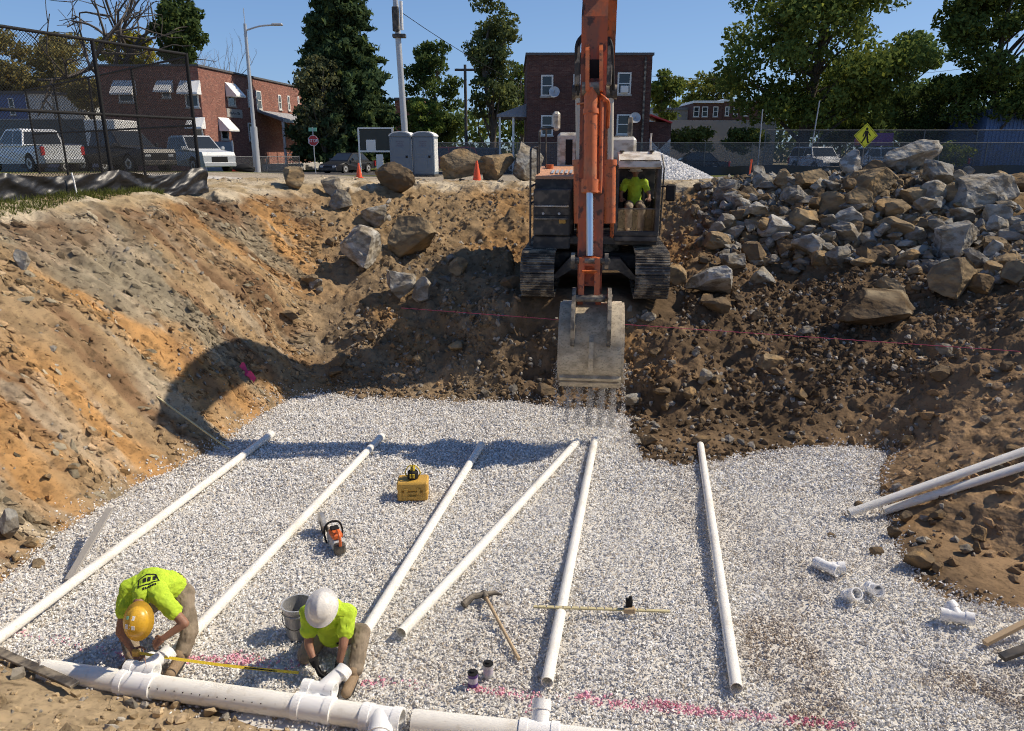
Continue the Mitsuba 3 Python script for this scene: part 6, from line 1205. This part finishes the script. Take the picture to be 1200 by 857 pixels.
# ---------------------------------------------------------------- vehicles
def vehicle(name, label, catg, pos, fwd, kind, paint, dims=None):
    Lx, Wy, Hz = dims or {'sedan': (4.7, 1.8, 1.45), 'suv': (4.8, 1.95, 1.78), 'pickup': (5.8, 2.0, 1.92)}[kind]; wr_ = .33 if kind == 'sedan' else .40; h = Lx / 2
    f = nrm([fwd[0], fwd[1], 0]); R = np.stack([f, [-f[1], f[0], 0], [0, 0, 1.0]], 1); L2 = lambda m: xf(m, R, pos); k = thing(name, label, catg); gc = .2 if kind == 'sedan' else .32; bl = Hz * .60
    hood = .80 * bl + .12 if kind == 'sedan' else bl * .97
    if kind == 'sedan': low = [(-h, gc + .1), (-h + .04, bl - .08), (-h + .9, bl), (h - 1.25, bl - .02), (h - .18, hood - .18), (h, hood - .35), (h, gc)]; top = [(-h + .75, bl), (-h + 1.35, Hz - .05), (-h + 1.9, Hz), (.25, Hz - .02), (h - 1.25, bl - .02)]
    elif kind == 'suv': low = [(-h, gc + .1), (-h + .02, bl), (h - 1.35, bl), (h - .12, hood - .10), (h, hood - .25), (h, gc)]; top = [(-h + .04, bl), (-h + .30, Hz - .05), (-h + .7, Hz), (.45, Hz - .02), (h - 1.35, bl)]
    else: low = [(-h, gc + .1), (-h, bl + .04), (-h + 1.75, bl + .04), (h - 1.45, bl + .02), (h - .10, hood - .05), (h, hood - .22), (h, gc)]; top = [(-h + 1.72, bl), (-h + 1.85, Hz - .06), (-h + 2.15, Hz), (.55, Hz), (h - 1.5, bl)]
    axf, axr = h - (.92 if kind == 'sedan' else .98), -h + (1.0 if kind == 'sedan' else 1.15); body = Polygon(low).difference(Point(axf, wr_).buffer(wr_ + .07)).difference(Point(axr, wr_).buffer(wr_ + .07))
    m = prism(body, -Wy / 2, Wy / 2); v = np.array(m.vertices); v[:, 1] *= np.interp(v[:, 2], [gc, bl * .7, bl], [.94, 1, .93]) * np.interp(np.abs(v[:, 0]), [h - .5, h], [1, .90]); m.vertices = v; part(k, 'body', L2(m), paint, 25)
    def narrow(m, z0=bl, z1=Hz, a=.92, b=.74):
        v = np.array(m.vertices); v[:, 1] *= np.interp(v[:, 2], [z0, z1], [a, b]); m.vertices = v; return m
    part(k, 'cabin', L2(narrow(prism(top, -Wy / 2, Wy / 2))), paint, 25)
    tp = Polygon(top).buffer(-.09); sides = [tp.intersection(shapely.box(a, 0, b, 9)) for a, b in ((-9, -.35 if kind != 'pickup' else -.25), (-.27 if kind != 'pickup' else -.17, 9))]
    for s in (-1, 1):
        for g in sides:
            if not g.is_empty: part(k, 'side_window', L2(narrow(prism(g, s * Wy / 2, s * (Wy / 2 + .012)))), 'glass_dark')
    def glass(p, q, w0, w1, o):
        p, q = np.array(p), np.array(q); d = q - p; n_ = np.array([-d[1], d[0]]); n_ = n_ / np.linalg.norm(n_) * o; a, b = p + d * .12 + n_, p + d * .90 + n_
        part(k, 'windscreen' if o == ws_ else 'rear_window', L2(trimesh.Trimesh(np.array([[a[0], -w0, a[1]], [a[0], w0, a[1]], [b[0], w1, b[1]], [b[0], -w1, b[1]]]), [[0, 1, 2], [0, 2, 3]], process=False)), 'glass_dark')
    ws_ = -.012; glass(top[-1], top[-2], Wy / 2 * .84, Wy / 2 * .70, ws_); glass(top[0], top[1], Wy / 2 * .82, Wy / 2 * .70, .012)
    for x in (axf, axr):
        for s in (-1, 1):
            w_ = part(k, 'wheel', L2(cyl([x, s * (Wy / 2 - .24), wr_], [x, s * (Wy / 2 - .01), wr_], wr_, 24)), 'rubber', 35); part(w_, 'rim', L2(cyl([x, s * (Wy / 2 - .02), wr_], [x, s * (Wy / 2 + .004), wr_], wr_ * .62, 12)), 'galv', 35); part(w_, 'hub', L2(cyl([x, s * (Wy / 2), wr_], [x, s * (Wy / 2 + .012), wr_], wr_ * .3, 12)), 'dusty_black', 35)
    for s in (-1, 1):
        part(k, 'headlight', L2(bx(h - .13, h + .004, s * Wy * .30 - .17, s * Wy * .30 + .17, hood - .42, hood - .26, .03)), 'galv'); part(k, 'tail_light', L2(bx(-h - .006, -h + .10, s * Wy * .43 - .09, s * Wy * .43 + .09, bl - .40, bl - .02, .02)), 'red')
        part(k, 'mirror', L2(bx(h - 1.75, h - 1.6, s * Wy * .5, s * (Wy * .5 + .17), bl + .02, bl + .2, .03)), paint)
    part(k, 'grille', L2(bx(h - .05, h + .01, -Wy * .22, Wy * .22, hood - .55, hood - .28, .01)), 'black'); part(k, 'front_bumper', L2(bx(h - .06, h + .05, -Wy * .44, Wy * .44, gc + .02, gc + .24, .03)), 'dusty_black' if kind != 'pickup' or paint == 'paint_blacks' else 'galv'); part(k, 'rear_bumper', L2(bx(-h - .07, -h + .04, -Wy * .44, Wy * .44, gc + .08, gc + .30, .03)), 'galv' if kind == 'pickup' else paint)
    part(k, 'number_plate', L2(bx(-h - .085, -h - .07, -.16, .16, gc + .12, gc + .28)), 'white')
    if kind == 'pickup': part(k, 'cargo_bed', L2(bx(-h + .08, -h + 1.66, -Wy * .40, Wy * .40, bl + .03, bl + .052)), 'black')
    return k
g = at(-10, 36.4); vehicle('pickup_truck', 'white pickup truck at the left edge seen from behind through the fence', 'pickup truck', np.array([-22.6, 36.4, gz(-22.6, 36.4)]), (-.83, .56), 'pickup', 'paint_white')
vehicle('pickup_truck', 'black pickup truck between the white pickup and the silver one', 'pickup truck', at(146, 38), (.86, -.5), 'pickup', 'paint_blacks')
vehicle('pickup_truck', 'silver white pickup facing the pit at the end of the fence', 'pickup truck', at(229, 42), (.74, -.67), 'pickup', 'paint_silver')
vehicle('car', 'dark navy car between the two left pickups seen from behind', 'car', at(84, 41), (.2, 1), 'sedan', 'paint_navy'); vehicle('car', 'dark grey sedan parked on the road left of the portable toilets', 'car', at(408, 57), (-.42, -.9), 'sedan', 'paint_blacks')
vehicle('car', 'dark red car half hidden right of the portable toilets', 'car', at(518, 52), (-.9, -.3), 'suv', 'paint_red'); vehicle('car', 'white car facing the far fence left of the walking sign', 'car', at(956, 52), (.12, -1), 'suv', 'paint_white')
vehicle('car', 'pale silver car behind the walking sign', 'car', at(1016, 54), (-1, -.15), 'suv', 'paint_white'); vehicle('car', 'dark car behind the fence right of the walking sign', 'car', at(1085, 54), (-1, .05), 'suv', 'paint_blacks')
vehicle('car', 'black car behind the fence above the white gravel heap', 'car', at(812, 54), (-1, .1), 'sedan', 'paint_blacks'); vehicle('car', 'dark grey car behind the fence left of the brick house', 'car', at(575, 55), (1, .1), 'suv', 'paint_grey')

# ---------------------------------------------------------------- street furniture
for px, lab in ((473.5, 'left grey blue portable toilet behind the pit'), (499.5, 'right grey blue portable toilet with its sunlit side')):
    b = at(px, 41.4); w_ = .575; k = thing('portable_toilet', lab, 'portable toilet'); o = lambda m: xf(m, rotz(-.10), b)
    put(k, o(bx(-w_, w_, -w_, w_, .12, 2.08, .02)), 'toilet_blue'); part(k, 'base', o(bx(-w_ - .03, w_ + .03, -w_ - .03, w_ + .03, 0, .12, .02)), 'dusty_black'); t = np.linspace(0, np.pi, 14)
    part(k, 'roof', o(prism([(w_ * 1.06 * math.cos(a), 2.08 + .26 * math.sin(a)) for a in t], -w_ - .03, w_ + .03)), 'trim_white', 30); part(k, 'front_arch', o(prism([(w_ * .94 * math.cos(a), 2.08 + .20 * math.sin(a)) for a in t], -w_ - .045, -w_ - .02)), 'toilet_blue')
    d = part(k, 'door', o(bx(-w_ + .09, w_ - .09, -w_ - .025, -w_ + .01, .18, 2.0, .01)), 'toilet_blue'); part(d, 'handle', o(bx(w_ - .30, w_ - .18, -w_ - .05, -w_ - .02, .98, 1.10, .01)), 'black')
    for z0, z1 in ((.30, 1.02), (1.14, 1.50)): part(d, 'panel', o(bx(-w_ + .2, w_ - .34, -w_ - .04, -w_ - .02, z0, z1, .012)), 'toilet_blue')
    for i, (L_, z) in enumerate(((.44, 1.78), (.34, 1.67), (.40, 1.57))):
        for q in range(5): part(d, 'lettering', o(bx(-L_ / 2 + q * L_ / 5, -L_ / 2 + q * L_ / 5 + L_ / 5 - .025, -w_ - .032, -w_ - .02, z, z + .055)), 'pvc_ink')
    for i in range(4): part(k, 'side_panel', o(bx(w_ - .01, w_ + .02, -.45 + .24 * i, -.28 + .24 * i, .25, 1.95, .01)), 'trim_white')
def cone(px, py, lab, Y):
    b = at(px, Y); k = thing('traffic_cone', lab, 'traffic cone'); put(k, xf(lathe([(0, .03), (.155, .03), (.035, .72), (.0, .72)], 20), None, b), 'cone_orange', smooth=35); part(k, 'base', xf(bx(-.19, .19, -.19, .19, 0, .035, .01), None, b), 'cone_orange'); return k
cone(421, 197, 'orange traffic cone in front of the grey sedan', 38); cone(559, 200, 'slim orange traffic cone among the three boulders', 27.6)
k = thing('marker_stake', 'short red marker stake at the left end of the rock pile', 'stake'); b = at(877, 26.5); put(k, cyl(b - [0, 0, .1], b + [.05, 0, .75], .03, 8), 'cone_orange')
b = at(302, 45); zt_ = zat(28, 45); k = thing('street_lamp', 'tall grey street lamp with one arm left of the conifer', 'street lamp'); lx = (at(288, 45)[0] - b[0]) * .0
put(k, tube(np.array([b, [b[0] + .05, b[1], zt_]]), [.13, .08], 14), 'galv', smooth=40); part(k, 'arm', tube(curve([[b[0] + .05, b[1], zt_ - .35], [b[0] + .9, b[1], zt_ - .12], [b[0] + 1.9, b[1], zt_ - .05]], 10), .045, 8), 'galv', 40); part(k, 'lamp_head', bx(b[0] + 1.55, b[0] + 2.15, b[1] - .14, b[1] + .14, zt_ - .10, zt_ + .02, .04), 'galv'); part(k, 'base_cover', cyl(b, b + [0, 0, 2.6], .20, 14), 'galv', 40); part(k, 'top_spike', cyl([b[0] + .05, b[1], zt_], [b[0] + .05, b[1], zt_ + .8], .02, 6), 'galv')
b = at(478, 46); zt_ = zat(-14, 46); k = thing('utility_pole', 'silver metal utility pole behind the portable toilets', 'utility pole'); put(k, tube(np.array([b, [b[0] - .35, b[1], zt_]]), [.21, .15], 16), 'galv', smooth=40)
zz = zat(18, 46); part(k, 'equipment_box', bx(b[0] - .50, b[0] - .12, b[1] - .45, b[1] - .2, zz - .9, zz + .4, .05), 'dusty_black'); part(k, 'insulator', cyl([b[0] + .0, b[1] - .2, zz - .8], [b[0] + .0, b[1] - .2, zz + .7], .09, 10), 'white'); part(k, 'bracket', bx(b[0] - .55, b[0] + .2, b[1] - .3, b[1] + .1, zz - 1.2, zz - 1.0, .02), 'dusty_black')
wp = np.array([b[0] - .1, b[1], zz + .2]); part(k, 'wire', tube(np.array([wp + (np.array([14, 40, -2.6]) * q) - [0, 0, 4 * q * (1 - q) * .9] for q in np.linspace(0, 1, 14)]), .022, 4), 'black')
for px, Y, pt, rad, lab in ((547, 62, 76, .14, 'brown wooden utility pole left of the tall narrow tree'), (946, 52, 118, .045, 'thin leaning wooden pole at the far fence'), (887, 52, 128, .045, 'thin pale pole under the large right tree')):
    b = at(px, Y); k = thing('utility_pole', lab, 'utility pole'); put(k, tube(np.array([b, [b[0] + (.3 if px == 946 else 0), b[1], zat(pt, Y)]]), [rad, rad * .8], 10), 'bark' if px == 547 else 'galv', smooth=40)
    if px == 547: part(k, 'crossarm', bx(b[0] - .8, b[0] + .8, b[1] - .1, b[1] + .1, zat(pt + 6, Y) - .08, zat(pt + 6, Y) + .08), 'bark')
k = thing('overhead_wire', 'thin overhead wire crossing the sky right of the brick house', 'wire'); p0, p1 = P(745, 88, 70), P(1240, 62, 90); put(k, tube(np.array([p0 + (p1 - p0) * q - [0, 0, 4 * q * (1 - q) * 1.4] for q in np.linspace(0, 1, 20)]), .02, 4), 'black')
# walking sign
b = at(1008, 40.5); cz = zat(159, 40.5); k = thing('crossing_sign', 'yellow diamond sign with a black walking figure above the rock pile', 'road sign'); put(k, cyl(b, [b[0], b[1] + .02, cz], .03, 8), 'dark_galv', smooth=40); S_ = .62
dia = Polygon([(-S_, 0), (0, -S_), (S_, 0), (0, S_)]).buffer(-.04).buffer(.04); pl = part(k, 'panel', xf(prism(dia, -.03, -.01), None, [b[0], b[1] - .03, cz]), 'sign_yellow')
fig = [Point(.02, .33).buffer(.065), Polygon([(-.07, .25), (.09, .25), (.10, .0), (-.05, .0)]), Polygon([(-.05, .02), (.04, .02), (-.04, -.20), (-.17, -.38), (-.24, -.36), (-.11, -.16)]), Polygon([(.02, .02), (.10, .02), (.13, -.16), (.20, -.36), (.12, -.39), (.04, -.18)]), Polygon([(.06, .24), (.10, .22), (.20, .06), (.26, .02), (.23, -.02), (.15, .02)]), Polygon([(-.05, .24), (-.09, .20), (-.15, .06), (-.18, -.05), (-.13, -.06), (-.08, .06)])]
part(pl, 'walking_figure', xf(prism(shapely.union_all(fig), -.036, -.029), None, [b[0], b[1] - .03, cz]), 'black'); rim = dia.buffer(-.035).difference(dia.buffer(-.055)); part(pl, 'border', xf(prism(rim, -.036, -.029), None, [b[0], b[1] - .03, cz]), 'black')
# stop sign and street name plate
b = at(370, 54); k = thing('stop_sign', 'red stop sign with a green plate above it at the street corner', 'road sign'); cz = zat(165, 54); put(k, cyl(b, [b[0], b[1], cz + .9], .035, 8), 'galv', smooth=40); oc = Polygon([(.38 * math.cos(math.radians(22.5 + 45 * i)), .38 * math.sin(math.radians(22.5 + 45 * i))) for i in range(8)])
pl = part(k, 'panel', xf(prism(oc, -.07, -.05), None, [b[0], b[1], cz]), 'red'); part(pl, 'border', xf(prism(oc.difference(oc.buffer(-.03)), -.076, -.069), None, [b[0], b[1], cz]), 'white'); t = meshkit.text_mesh('STOP', .2, .004, True); t.vertices -= [t.bounds[1, 0] / 2, .1, 0]; part(pl, 'lettering', xf(t, rotx(np.pi / 2), [b[0], b[1] - .071, cz]), 'white')
part(k, 'street_name_plate', bx(b[0] - .28, b[0] + .28, b[1] - .02, b[1] + .02, cz + .62, cz + .86), 'sticker_green')
# mesh board beside the toilets
Yb = 47; x0, x1 = at(423, Yb)[0], at(462, Yb)[0]; zA, zB = zat(150, Yb), 0.1; k = thing('notice_board', 'dark screen panel in a white frame with a paper notice left of the toilets', 'notice board'); put(k, bx(x0, x1, Yb, Yb + .05, zat(177, Yb), zA - .05), 'dark_screen')
for a, b_ in ((x0 - .06, x0 + .04), (x1 - .05, x1 + .05)): part(k, 'post', bx(a, b_, Yb - .05, Yb + .03, zB - .4, zA), 'white')
part(k, 'top_rail', bx(x0, x1, Yb - .04, Yb + .04, zA - .06, zA + .03), 'white'); part(k, 'lower_rail', bx(x0, x1, Yb - .04, Yb + .04, zat(178.5, Yb), zat(176.5, Yb)), 'white'); part(k, 'paper', bx(at(431, Yb)[0], at(442, Yb)[0], Yb - .02, Yb - .005, zat(177, Yb), zat(164, Yb)), 'white'); part(k, 'white_panel', bx(at(442, Yb)[0], at(450, Yb)[0], Yb - .04, Yb - .01, zB, zat(181, Yb)), 'white')
k = thing('hoarding_panel', 'plain blue grey panel behind the silver pickup', 'panel'); a, b_ = at(243, 53), at(276, 53); put(k, bx(a[0], b_[0], 53, 53.08, -.3, zat(166, 53)), 'toilet_blue')
for q in (0, 1): part(k, 'post', bx(a[0] + (b_[0] - a[0]) * q - .05, a[0] + (b_[0] - a[0]) * q + .05, 52.95, 53.0, -.3, zat(165, 53)), 'galv')
k = thing('yard_bag', 'black bag lying by the lamp post', 'bag'); b = at(286, 43); put(k, displaced(trimesh.creation.icosphere(3, .5), .1, 3).apply_scale([1.3, .7, .55]).apply_translation(b + [0, 0, .2]), 'black', True)
k = thing('yard_bag', 'red cloth bundle beside the black bag', 'bag'); b = at(279, 43); put(k, displaced(trimesh.creation.icosphere(3, .4), .1, 3, 4).apply_scale([1.5, .7, .4]).apply_translation(b + [0, 0, .1]), 'red', True)
seed = 3000
for x, w_, h_, lab in ((1168, 30, 26, 'flat tan slab on the lot right of the rock pile'), (1194, 34, 30, 'thick brown slab at the right edge beside the flat slab')):
    seed += 1; b = at(x, 22.5); s_ = 22.5 / 906; rock('slab', b, (w_ * s_ * 1.3, 1.2, h_ * s_), 'tan' if x < 1180 else 'brown', seed, lab, None, 'stone slab', rot=rotz(.1))
